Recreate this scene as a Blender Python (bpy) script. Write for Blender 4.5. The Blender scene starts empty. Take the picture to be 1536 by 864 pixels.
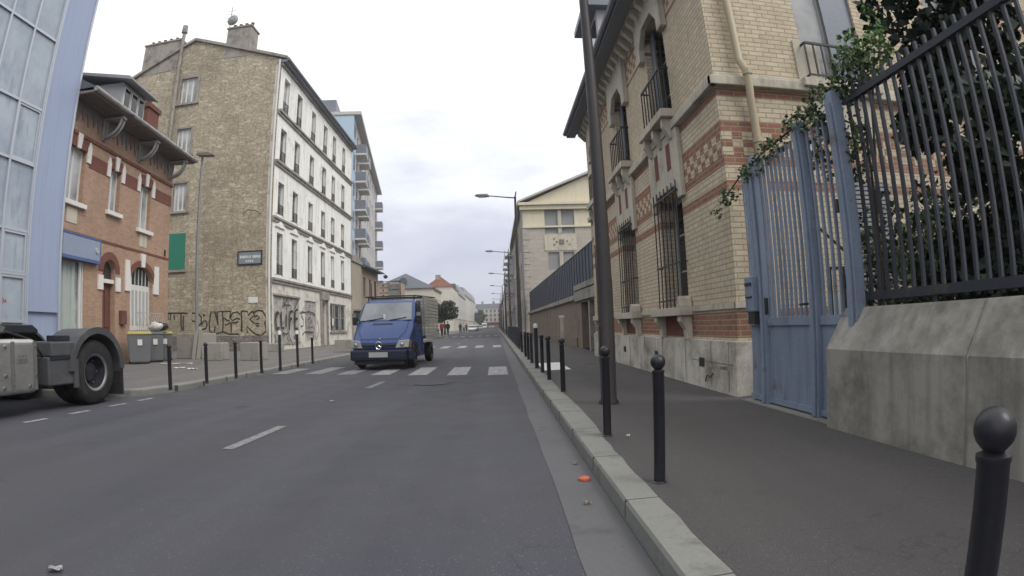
import bpy, bmesh, math, random
from mathutils import Matrix, Vector
R=math.radians; PI=math.pi
S=bpy.context.scene; COL=S.collection
random.seed(7)

# ------------------------------------------------------------------ materials
class NT:
    def __init__(s,name):
        s.m=bpy.data.materials.new(name); s.m.use_nodes=True; s.t=s.m.node_tree; s.t.nodes.clear()
        s.out=s.n('ShaderNodeOutputMaterial'); s.b=s.n('ShaderNodeBsdfPrincipled'); s.l(s.b.outputs[0],s.out.inputs[0])
    def n(s,ty,**kw):
        n=s.t.nodes.new(ty)
        for k,v in kw.items(): setattr(n,k,v)
        return n
    def l(s,a,b): s.t.links.new(a,b)
    def pos(s,world):
        if world: return s.n('ShaderNodeNewGeometry').outputs['Position']
        return s.n('ShaderNodeTexCoord').outputs['Object']
    def noise(s,vec,scale,detail=4,rough=.6):
        n=s.n('ShaderNodeTexNoise'); n.inputs['Scale'].default_value=scale; n.inputs['Detail'].default_value=detail; n.inputs['Roughness'].default_value=rough
        s.l(vec,n.inputs['Vector']); return n.outputs['Fac']
    def ramp(s,fac,stops):
        r=s.n('ShaderNodeValToRGB'); e=r.color_ramp.elements
        while len(e)<len(stops): e.new(.5)
        for el,(p,c) in zip(e,stops):
            el.position=p; el.color=(c,c,c,1) if not hasattr(c,'__len__') else (*c[:3],1)
        s.l(fac,r.inputs[0]); return r.outputs[0]
    def mix(s,fac,a,b,mode='MIX'):
        m=s.n('ShaderNodeMix',data_type='RGBA',blend_type=mode)
        for i,v in ((0,fac),(6,a),(7,b)):
            if hasattr(v,'is_output'): s.l(v,m.inputs[i])
            else: m.inputs[i].default_value=v if i==0 else (*v[:3],1)
        return m.outputs[2]
    def math(s,op,a,b=0.0,c=0.0):
        m=s.n('ShaderNodeMath',operation=op)
        for i,v in enumerate((a,b,c)):
            if hasattr(v,'is_output'): s.l(v,m.inputs[i])
            else: m.inputs[i].default_value=v
        return m.outputs[0]
    def scale(s,vec,x,y,z):
        m=s.n('ShaderNodeMapping'); s.l(vec,m.inputs[0]); m.inputs['Scale'].default_value=(x,y,z); return m.outputs[0]
    def bump(s,h,strength,dist):
        b=s.n('ShaderNodeBump'); b.inputs['Strength'].default_value=strength; b.inputs['Distance'].default_value=dist
        s.l(h,b.inputs['Height']); s.l(b.outputs[0],s.b.inputs['Normal'])
    def fin(s,col,rough=.8,metal=0,spec=.4):
        if hasattr(col,'is_output'): s.l(col,s.b.inputs['Base Color'])
        else: s.b.inputs['Base Color'].default_value=(*col[:3],1)
        if hasattr(rough,'is_output'): s.l(rough,s.b.inputs['Roughness'])
        else: s.b.inputs['Roughness'].default_value=rough
        s.b.inputs['Metallic'].default_value=metal; s.b.inputs['Specular IOR Level'].default_value=spec
        return s.m
def k(c,f): return tuple(min(1,x*f) for x in c)
def plain(name,c,rough=.7,var=.2,sc=2.5,fine=30,metal=0,spec=.4,bump=.15,bd=.01,world=False,streak=0,dirt=None,dt=(.52,.7),ds=1.2):
    """a painted / rendered / metal surface with mottling, fine grain, optional vertical rain streaks and dirt patches"""
    t=NT(name); p=t.pos(world)
    a=t.noise(p,sc,5); b=t.noise(p,fine,3)
    col=t.mix(t.ramp(a,[(.3,0.),(.7,1.)]),k(c,1-var),k(c,1+var*.7))
    col=t.mix(t.ramp(b,[(.35,0.),(.65,1.)]),col,k(c,1-var*.8)) if False else t.mix(.5,col,t.mix(t.ramp(b,[(.35,0.),(.65,1.)]),k(c,1-var*.7),k(c,1+var*.6)))
    if streak:
        sfac=t.noise(t.scale(p,6,6,.35),1.3,4)
        col=t.mix(t.math('MULTIPLY',t.ramp(sfac,[(.48,0.),(.68,1.)]),streak),col,k(c,.35))
    if dirt:
        d=t.noise(p,ds,6,.7)
        col=t.mix(t.ramp(d,[(dt[0],0.),(dt[1],1.)]),col,dirt)
    if bump: t.bump(b,bump,bd)
    rr=t.ramp(a,[(.2,max(0,rough-.1)),(.8,min(1,rough+.1))])
    return t.fin(col,rr,metal,spec)
def wall_uv(t):
    g=t.n('ShaderNodeNewGeometry'); s1=t.n('ShaderNodeSeparateXYZ'); s2=t.n('ShaderNodeSeparateXYZ')
    t.l(g.outputs['Position'],s1.inputs[0]); t.l(g.outputs['True Normal'],s2.inputs[0])
    ax=t.math('ABSOLUTE',s2.outputs[0]); ay=t.math('ABSOLUTE',s2.outputs[1])
    f=t.math('GREATER_THAN',ax,ay)
    u=t.math('ADD',t.math('MULTIPLY',f,s1.outputs[1]),t.math('MULTIPLY',t.math('SUBTRACT',1.0,f),s1.outputs[0]))
    return g.outputs['Position'],u,s1.outputs[2]
def brick(name,c1,c2,mortar,bw=.22,bh=.07,ms=.008,bands=(),red=((.32,.145,.10),(.25,.115,.085)),wob=0,dirt=.3,bump=.5,zz=None,rough=.9,bd=.012,big=.5,streak=.3):
    t=NT(name); P,u,z=wall_uv(t)
    def vec(uu,zz_):
        c=t.n('ShaderNodeCombineXYZ'); t.l(uu,c.inputs[0]); t.l(zz_,c.inputs[1]); return c.outputs[0]
    uu,zv=u,z
    if wob:
        w=t.n('ShaderNodeTexNoise'); w.inputs['Scale'].default_value=1.7; w.inputs['Detail'].default_value=3; t.l(P,w.inputs['Vector'])
        sp=t.n('ShaderNodeSeparateColor'); t.l(w.outputs['Color'],sp.inputs[0])
        uu=t.math('ADD',u,t.math('MULTIPLY',t.math('SUBTRACT',sp.outputs[0],.5),wob*2)); zv=t.math('ADD',z,t.math('MULTIPLY',t.math('SUBTRACT',sp.outputs[1],.5),wob))
    def bt(a,b,m):
        n=t.n('ShaderNodeTexBrick'); n.inputs['Scale'].default_value=1; n.inputs['Brick Width'].default_value=bw; n.inputs['Row Height'].default_value=bh
        n.inputs['Mortar Size'].default_value=ms; n.inputs['Mortar Smooth'].default_value=.3; n.inputs['Bias'].default_value=0
        n.inputs['Color1'].default_value=(*a,1); n.inputs['Color2'].default_value=(*b,1); n.inputs['Mortar'].default_value=(*m,1)
        t.l(vec(uu,zv),n.inputs['Vector']); return n
    B=bt(c1,c2,mortar); col=B.outputs['Color']
    col=t.mix(.55,col,t.mix(t.ramp(t.noise(P,1/bw*1.3,2),[(.3,0.),(.7,1.)]),k(c1,.72),k(c2,1.25)),'MIX') if big>.6 else col
    if bands:
        Rn=bt(red[0],red[1],k(mortar,.8)); m=None
        for (a,b,kind) in bands:
            f=t.math('MULTIPLY',t.math('GREATER_THAN',z,a),t.math('LESS_THAN',z,b))
            if kind=='checker':
                row=t.math('FLOOR',t.math('DIVIDE',t.math('SUBTRACT',z,a),(b-a)/3+.0005))
                ph=t.math('FRACT',t.math('ADD',t.math('DIVIDE',u,.30),t.math('MULTIPLY',row,.5)))
                f=t.math('MULTIPLY',f,t.math('GREATER_THAN',ph,.5))
            m=f if m is None else t.math('MAXIMUM',m,f)
        col=t.mix(m,col,Rn.outputs['Color'])
    n1=t.noise(P,.55,6,.65)
    col=t.mix(t.math('MULTIPLY',t.ramp(n1,[(.42,0.),(.68,1.)]),dirt),col,k(c1,.38))
    n3=t.noise(P,9,3); col=t.mix(.35,col,t.mix(t.ramp(n3,[(.3,0.),(.7,1.)]),k(c1,.6),k(c2,1.3)),'OVERLAY')
    if streak:
        sf=t.noise(t.scale(P,4,4,.3),1.0,4); col=t.mix(t.math('MULTIPLY',t.ramp(sf,[(.5,0.),(.7,1.)]),streak),col,k(c1,.45))
    h=t.math('ADD',t.math('MULTIPLY',B.outputs['Fac'],-1.0),t.math('MULTIPLY',n3,.7))
    t.bump(h,bump,bd)
    return t.fin(col,rough,0,.25)
def rubble(name,tones,mortar,sx=2.7,sz=6.6,dirt=.55,streak=.3):
    """random-coursed rubble: stretched cells, each stone its own tone, rough recessed joints"""
    t=NT(name); P,u,z=wall_uv(t)
    w=t.n('ShaderNodeTexNoise'); w.inputs['Scale'].default_value=2.2; w.inputs['Detail'].default_value=4; t.l(P,w.inputs['Vector']); sp=t.n('ShaderNodeSeparateColor'); t.l(w.outputs['Color'],sp.inputs[0])
    c=t.n('ShaderNodeCombineXYZ'); t.l(t.math('MULTIPLY',t.math('ADD',u,t.math('MULTIPLY',sp.outputs[0],.55)),sx),c.inputs[0]); t.l(t.math('MULTIPLY',t.math('ADD',z,t.math('MULTIPLY',sp.outputs[1],.22)),sz),c.inputs[1])
    v=t.n('ShaderNodeTexVoronoi'); v.inputs['Scale'].default_value=1; v.inputs['Randomness'].default_value=.85; v.voronoi_dimensions='2D'; t.l(c.outputs[0],v.inputs['Vector'])
    e=t.n('ShaderNodeTexVoronoi',feature='DISTANCE_TO_EDGE'); e.inputs['Scale'].default_value=1; e.inputs['Randomness'].default_value=.85; e.voronoi_dimensions='2D'; t.l(c.outputs[0],e.inputs['Vector'])
    sc=t.n('ShaderNodeSeparateColor'); t.l(v.outputs['Color'],sc.inputs[0])
    col=t.ramp(sc.outputs[0],[(i/(len(tones)-1),x) for i,x in enumerate(tones)])
    g=t.noise(P,7,5,.7); col=t.mix(.5,col,t.mix(t.ramp(g,[(.3,0.),(.7,1.)]),k(tones[0],.7),k(tones[-1],1.1)))
    j=t.ramp(t.math('ADD',e.outputs['Distance'],t.math('MULTIPLY',t.math('SUBTRACT',g,.5),.3)),[(.0,.1),(.10,1.)]); col=t.mix(j,mortar,col)
    n1=t.noise(P,.35,6,.7); col=t.mix(t.math('MULTIPLY',t.ramp(n1,[(.45,0.),(.7,1.)]),dirt),col,k(tones[0],.6))
    s_=t.noise(t.scale(P,2,2,.15),1.0,4); col=t.mix(t.math('MULTIPLY',t.ramp(s_,[(.5,0.),(.72,1.)]),streak),col,k(tones[0],.55))
    t.bump(t.math('ADD',j,t.math('MULTIPLY',g,.8)),.7,.022)
    return t.fin(col,.92,0,.2)
def asphalt(name,c,patch=.25,speck=.6,light=None):
    t=NT(name); p=t.pos(True)
    a=t.noise(p,.35,5,.6); b=t.noise(p,2.2,5); f=t.noise(p,160,2); s_=t.n('ShaderNodeTexVoronoi'); s_.inputs['Scale'].default_value=70; t.l(p,s_.inputs['Vector'])
    col=t.mix(t.ramp(a,[(.35,0.),(.65,1.)]),k(c,1-patch),k(c,1+patch))
    col=t.mix(.45,col,t.mix(t.ramp(b,[(.35,0.),(.65,1.)]),k(c,.8),k(c,1.15)))
    col=t.mix(.6,col,t.mix(t.ramp(f,[(.38,0.),(.62,1.)]),k(c,.45),k(c,1.6)))
    # pale chippings and small dark oil spots
    sp=t.n('ShaderNodeSeparateColor'); t.l(s_.outputs['Color'],sp.inputs[0])
    chip=t.math('MULTIPLY',t.math('GREATER_THAN',sp.outputs[0],.93),t.math('LESS_THAN',s_.outputs['Distance'],.42))
    col=t.mix(t.math('MULTIPLY',chip,speck*.7),col,(.34,.33,.32))
    # long tyre-worn lanes along the street
    w=t.noise(t.scale(p,.9,.03,1),1.0,3); col=t.mix(t.math('MULTIPLY',t.ramp(w,[(.45,0.),(.6,1.)]),.5),col,k(c,.7))
    hu=t.noise(p,.22,3); col=t.mix(t.math('MULTIPLY',t.ramp(hu,[(.4,0.),(.62,1.)]),.55),col,(c[0]*1.06,c[1]*1.04,c[2]*.9))
    oil=t.noise(p,1.1,2,.4); col=t.mix(t.math('MULTIPLY',t.ramp(oil,[(.70,0.),(.74,1.)]),.5),col,k(c,.5))
    cr=t.n('ShaderNodeTexVoronoi',feature='DISTANCE_TO_EDGE'); cr.inputs['Scale'].default_value=.23
    wp=t.n('ShaderNodeVectorMath',operation='ADD'); wn=t.n('ShaderNodeTexNoise'); wn.inputs['Scale'].default_value=1.5; wn.inputs['Detail'].default_value=6; t.l(p,wn.inputs['Vector']); t.l(p,wp.inputs[0]); t.l(wn.outputs['Color'],wp.inputs[1]); t.l(wp.outputs[0],cr.inputs['Vector'])
    col=t.mix(t.math('MULTIPLY',t.math('LESS_THAN',cr.outputs['Distance'],.0011),.25),col,k(c,.3))
    t.bump(f,.5,.006)
    return t.fin(col,t.ramp(b,[(.3,.72),(.7,.9)]),0,.3)
def glass(name,c=(.03,.035,.04),rough=.06,spec=.8):
    t=NT(name); p=t.pos(True); a=t.noise(p,.9,3)
    col=t.mix(t.ramp(a,[(.35,0.),(.65,1.)]),k(c,.6),k(c,1.5)); t.bump(t.noise(p,1.3,2),.06,.02)
    return t.fin(col,rough,0,spec)
def leafmat(name,c,c2):
    t=NT(name); g=t.n('ShaderNodeNewGeometry'); r=g.outputs['Random Per Island']
    col=t.ramp(r,[(0.,k(c,.45)),(.45,c),(.85,c2),(1.,k(c2,1.5))])
    t.b.inputs['Subsurface Weight'].default_value=0
    return t.fin(col,.55,0,.35)
M={}
M['asphalt']=asphalt('road_asphalt',(.071,.072,.086),.17,.3)
M['asphalt2']=asphalt('pavement_asphalt',(.083,.078,.080),.16,.3)
M['asphalt3']=asphalt('left_pavement_asphalt',(.15,.14,.138),.15,.3)
M['gutter']=plain('gutter_concrete',(.118,.118,.124),.85,.18,1.2,60,bump=.3,bd=.004,world=True,dirt=(.06,.06,.058),dt=(.55,.75),ds=2)
M['patch']=asphalt('repair_asphalt',(.066,.066,.07),.2)
M['kerb']=plain('kerb_granite',(.225,.225,.205),.85,.22,1.5,90,bump=.4,bd=.005,world=True,dirt=(.10,.10,.085),dt=(.52,.75),ds=3)
M['paint']=plain('road_paint',(.335,.335,.335),.75,.2,4,50,world=True,dirt=(.15,.15,.155),dt=(.47,.62),ds=7)
M['oldpaint']=plain('worn_paint',(.24,.24,.24),.8,.2,5,60,world=True,dirt=(.11,.11,.115),dt=(.47,.6),ds=14)
M['earth']=plain('ground_earth',(.13,.125,.11),.95,.3,.5,10,world=True)
M['bollard']=plain('bollard_paint',(.022,.022,.027),.38,.25,9,80,bump=.12,bd=.002,dirt=(.06,.06,.06),dt=(.6,.8),ds=14)
M['white']=plain('white_paint',(.72,.72,.69),.5,.1,4,40)
M['pole']=plain('lamp_pole_paint',(.040,.034,.033),.45,.25,3,40,bump=.1,dirt=(.075,.06,.05),dt=(.58,.75),ds=4)
M['greypole']=plain('galvanised_pole',(.25,.25,.24),.55,.15,3,40,metal=.3)
M['lampglass']=plain('lamp_diffuser',(.5,.5,.48),.3,.1)
M['beige']=brick('beige_brick',(.64,.57,.455),(.55,.48,.37),(.40,.35,.27),.225,.072,.010,
   bands=[(.84,1.18,'s'),(4.02,4.14,'s'),(3.52,3.68,'s'),(3.20,3.52,'checker'),(3.06,3.20,'s'),(2.72,2.86,'s'),(6.62,6.72,'s'),(6.12,6.20,'s'),(6.26,6.60,'checker')],dirt=.28)
M['stonetrim']=plain('cream_stone_trim',(.54,.495,.40),.85,.16,1.5,35,bump=.3,bd=.006,world=True,streak=.35,dirt=(.20,.17,.13),dt=(.55,.78),ds=1.6)
M['plinth']=plain('plinth_stone',(.64,.60,.52),.9,.2,1.3,30,bump=.5,bd=.01,world=True,streak=.3,dirt=(.24,.22,.18),dt=(.45,.68),ds=1.5)
M['orange']=brick('orange_brick',(.50,.355,.265),(.40,.275,.20),(.42,.345,.275),.22,.068,.008,dirt=.25)
M['redbrick']=brick('red_brick',(.27,.115,.085),(.22,.095,.07),(.22,.15,.12),.11,.07,.006,dirt=.3,streak=.1)
M['rubble']=rubble('rubble_limestone',[(.28,.23,.16),(.37,.31,.215),(.40,.34,.245),(.43,.37,.27),(.64,.575,.45)],(.285,.235,.165))
M['sooty']=rubble('sooty_stone',[(.15,.135,.12),(.20,.18,.16),(.24,.22,.19),(.33,.30,.26)],(.14,.13,.115))
M['render']=plain('white_facade_render',(.86,.85,.79),.9,.07,.7,20,world=True,streak=.42,bump=.2,dirt=(.46,.43,.37),dt=(.55,.78),ds=1.1)
M['shopwall']=plain('yellowed_shopfront_render',(.70,.665,.585),.9,.2,1.2,20,world=True,streak=.4,dirt=(.25,.215,.165),dt=(.50,.75),ds=1.4)
M['shutter']=plain('grimy_shopfront_panel',(.48,.46,.42),.85,.3,1.4,20,world=True,streak=.5,dirt=(.19,.17,.15),dt=(.48,.66),ds=2.4)
M['cornice']=plain('weathered_cornice',(.33,.30,.26),.9,.2,1.5,25,world=True,streak=.3,dirt=(.14,.13,.115),dt=(.48,.7),ds=2)
M['zinc']=plain('zinc_roof',(.19,.205,.235),.5,.15,1,20,world=True,metal=.2)
M['slate']=plain('slate_roof',(.10,.11,.13),.7,.2,1.5,25,world=True)
M['tile']=brick('clay_tile_roof',(.30,.13,.085),(.22,.10,.07),(.14,.07,.05),.25,.3,.02,dirt=.4)
M['timber']=plain('weathered_grey_timber',(.33,.315,.31),.8,.25,2,40,dirt=(.09,.08,.075),dt=(.5,.7),ds=3)
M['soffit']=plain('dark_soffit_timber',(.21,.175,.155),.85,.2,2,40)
M['greytimber']=plain('pale_grey_timber',(.36,.35,.34),.8,.15,2,40)
M['bluepanel']=plain('blue_grey_cladding',(.32,.375,.51),.5,.05,.8,30,world=True,bump=.03,streak=.12)
M['frost']=NT('cloudy_spandrel_glass')
def _frost():
    t=M['frost']; p=t.pos(True); a=t.noise(p,.8,4); s_=t.noise(t.scale(p,2.4,2.4,.5),1,5)
    col=t.mix(t.ramp(a,[(.35,0.),(.65,1.)]),(.27,.32,.38),(.40,.45,.50))
    col=t.mix(t.math('MULTIPLY',t.ramp(s_,[(.55,0.),(.72,1.)]),.6),col,(.10,.125,.16))
    M['frost']=t.fin(col,t.ramp(s_,[(.4,.12),(.7,.3)]),0,.6)
_frost()
M['alu']=plain('aluminium_mullion',(.50,.53,.57),.4,.08,3,40,metal=.4)
M['window']=glass('window_glass'); M['darkglass']=glass('dark_glass',(.012,.013,.015),.08,.6)
M['dullpane']=glass('dull_grey_pane',(.13,.125,.12),.15,.5); M['palepane']=glass('curtain_sky_pane',(.34,.345,.34),.12,.6)  # dull mid-grey glass; pale one for curtains and painted sky reflection
M['vanglass']=glass('windscreen_glass',(.135,.145,.16),.07,.9)
M['frame']=plain('white_window_frame',(.66,.65,.61),.6,.08,3,30)
M['greyframe']=plain('grey_window_frame',(.40,.395,.38),.6,.1,3,30)
M['whitestone']=plain('white_painted_stone',(.72,.70,.65),.8,.08,3,30,world=True,dirt=(.45,.42,.37),dt=(.58,.8),ds=3)
M['iron']=plain('black_iron',(.03,.03,.034),.5,.2,5,40)
M['gate']=plain('blue_grey_gate_paint',(.225,.27,.35),.55,.2,2,40,bump=.2,bd=.004,streak=.45,dirt=(.15,.125,.105),dt=(.57,.72),ds=3.5)
M['fence']=plain('dark_blue_grey_fence_paint',(.033,.038,.050),.6,.28,5,40,dirt=(.085,.065,.05),dt=(.56,.74),ds=5)
M['bluefence']=plain('navy_sheet_fence',(.048,.06,.088),.6,.15,1,20,world=True,streak=.3)
M['concrete']=plain('stained_concrete_wall',(.34,.325,.285),.9,.16,1.2,70,bump=.4,bd=.006,world=True,streak=.5,dirt=(.155,.15,.125),dt=(.46,.66),ds=1.3)
M['block']=plain('concrete_block',(.31,.295,.26),.9,.15,2,40,bump=.3,dirt=(.20,.19,.17),dt=(.5,.7),ds=2)
M['retain']=plain('brown_retaining_wall',(.24,.195,.155),.9,.2,.9,25,world=True,streak=.5,dirt=(.13,.11,.09),dt=(.5,.7),ds=1.2)
M['cream']=plain('yellow_cream_render',(.66,.595,.44),.9,.07,.5,20,world=True,streak=.15)
M['palecream']=plain('pale_cream_render',(.60,.56,.47),.9,.07,.5,20,world=True,streak=.2)
M['creamstone']=brick('cream_ashlar',(.50,.46,.41),(.45,.415,.365),(.36,.33,.29),.8,.4,.012,dirt=.2,streak=.2)
M['pipe']=plain('cream_downpipe',(.47,.40,.27),.6,.1,2,30)
M['shed']=plain('grey_louvre',(.27,.27,.27),.6,.15,2,30)
M['blockwork']=plain('taupe_render',(.36,.31,.245),.9,.14,.8,25,world=True,streak=.3)
M['brownwall']=plain('brown_render',(.31,.24,.19),.9,.15,.8,25,world=True,streak=.3)
M['skyblue']=plain('sky_blue_render',(.42,.53,.63),.8,.06,.6,20,world=True)
M['flatgrey']=plain('pale_grey_facade',(.52,.50,.48),.85,.1,.7,20,world=True,streak=.2)
M['rust']=plain('brown_painted_wood',(.145,.062,.045),.6,.25,3,40,world=True)
M['greenboard']=plain('green_board',(.022,.19,.125),.6,.12,2,30,world=True)
M['fascia']=plain('pale_blue_shop_fascia',(.27,.32,.41),.6,.1,2,30,world=True)
M['fasciablue']=plain('blue_shop_trim',(.085,.13,.30),.6,.25,4,30,world=True)
M['curtain']=plain('pale_green_curtain',(.42,.47,.44),.85,.12,4,30,world=True)
M['black']=plain('black_spray_paint',(.04,.037,.034),.8,.35,4,30,world=True)
M['greyspray']=plain('grey_spray_paint',(.07,.065,.062),.8,.3,4,30,world=True)
M['signblue']=plain('faded_blue_enamel',(.22,.265,.285),.5,.15,3,30)
M['bin']=plain('grey_bin_plastic',(.145,.15,.155),.55,.12,3,40)
M['yellow']=plain('yellow_bin_lid',(.40,.36,.12),.55,.15,3,40)
M['bag']=plain('white_plastic_bag',(.62,.62,.60),.4,.1,6,40,bump=.4,bd=.03)
M['darkbag']=plain('black_plastic_bag',(.03,.027,.025),.35,.2,6,30,bump=.5,bd=.03)
M['wood']=plain('raw_pallet_wood',(.52,.40,.30),.8,.2,5,40)
M['vanblue']=plain('van_blue_paint',(.015,.047,.175),.26,.04,1,30,bump=0,spec=.55)
M['plastic']=plain('black_plastic',(.022,.022,.026),.6,.2,4,60)
M['rubber']=plain('tyre_rubber',(.022,.021,.021),.85,.25,6,60,bump=.2,dirt=(.05,.048,.045),dt=(.5,.7),ds=6)
M['steel']=plain('dull_steel',(.30,.30,.29),.45,.2,5,60,metal=.7,dirt=(.12,.10,.09),dt=(.52,.7),ds=5)
M['chrome']=plain('chrome',(.6,.6,.6),.15,.05,5,60,metal=1)
M['tank']=NT('perforated_steel_guard')
def _tank():
    t=M['tank']; p=t.pos(False); v=t.n('ShaderNodeTexVoronoi'); v.inputs['Scale'].default_value=62; v.inputs['Randomness'].default_value=.0; t.l(p,v.inputs['Vector'])
    a=t.noise(p,3,4); col=t.mix(t.ramp(a,[(.3,0.),(.7,1.)]),(.40,.39,.37),(.58,.57,.54))
    col=t.mix(t.math('LESS_THAN',v.outputs['Distance'],.26),col,(.03,.03,.03))
    M['tank']=t.fin(col,.4,.75,.5)
_tank()
M['lamp']=plain('headlight_lens',(.27,.27,.25),.12,.25,30,60,spec=.9)
M['navyplastic']=plain('dark_navy_bumper',(.017,.021,.042),.5,.15,4,50); M['amber']=plain('amber_lens',(.45,.18,.03),.2,.1)
M['plate']=plain('number_plate',(.42,.42,.42),.4,.05)
M['slat']=plain('pale_slatted_boards',(.33,.315,.275),.7,.15,4,40,dirt=(.24,.23,.2),dt=(.5,.7),ds=3)
M['scrap']=plain('truck_frame_paint',(.020,.022,.030),.6,.3,5,40,dirt=(.06,.055,.05),dt=(.55,.75),ds=4)
M['fender']=plain('grey_plastic_mudguard',(.075,.077,.083),.55,.15,3,40,dirt=(.13,.125,.115),dt=(.56,.76),ds=3)
M['leaf']=leafmat('vine_leaves',(.075,.115,.05),(.13,.18,.08))
M['fresh']=leafmat('fresh_leaves',(.10,.20,.05),(.15,.27,.07))
M['shrub']=leafmat('shrub_leaves',(.05,.085,.03),(.085,.125,.045))
M['dark']=leafmat('dark_evergreen_leaves',(.016,.030,.018),(.030,.048,.026))
M['tree']=leafmat('street_tree_leaves',(.035,.06,.032),(.06,.085,.045))
M['bark']=plain('bark',(.09,.07,.055),.95,.3,6,30,bump=.6,bd=.02)
M['skin']=plain('skin',(.42,.27,.20),.6,.05); M['hair']=plain('dark_hair',(.025,.02,.017),.7,.1)
M['shirt']=plain('white_shirt',(.65,.65,.64),.85,.05); M['jeans']=plain('dark_trousers',(.04,.045,.06),.9,.1)
M['coat']=plain('dark_coat',(.03,.03,.035),.9,.1); M['redcloth']=plain('red_jacket',(.32,.045,.04),.85,.1)
M['redpaint']=plain('red_lettering',(.45,.07,.05),.6,.05); M['can']=plain('red_metal_lid',(.50,.12,.07),.4,.2,20,60)
M['dark_backing']=plain('black_backing',(.02,.02,.02),.9,.1)  # near-black box added inside the houses against light leaking through
M['silver']=plain('silver_car_paint',(.45,.46,.47),.3,.05,spec=.6); M['whitecar']=plain('white_car_paint',(.72,.72,.72),.3,.05,spec=.6)
M['darkcar']=plain('dark_car_paint',(.05,.055,.065),.3,.05,spec=.6); M['redcar']=plain('red_car_paint',(.30,.04,.035),.3,.05,spec=.6)

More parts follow.
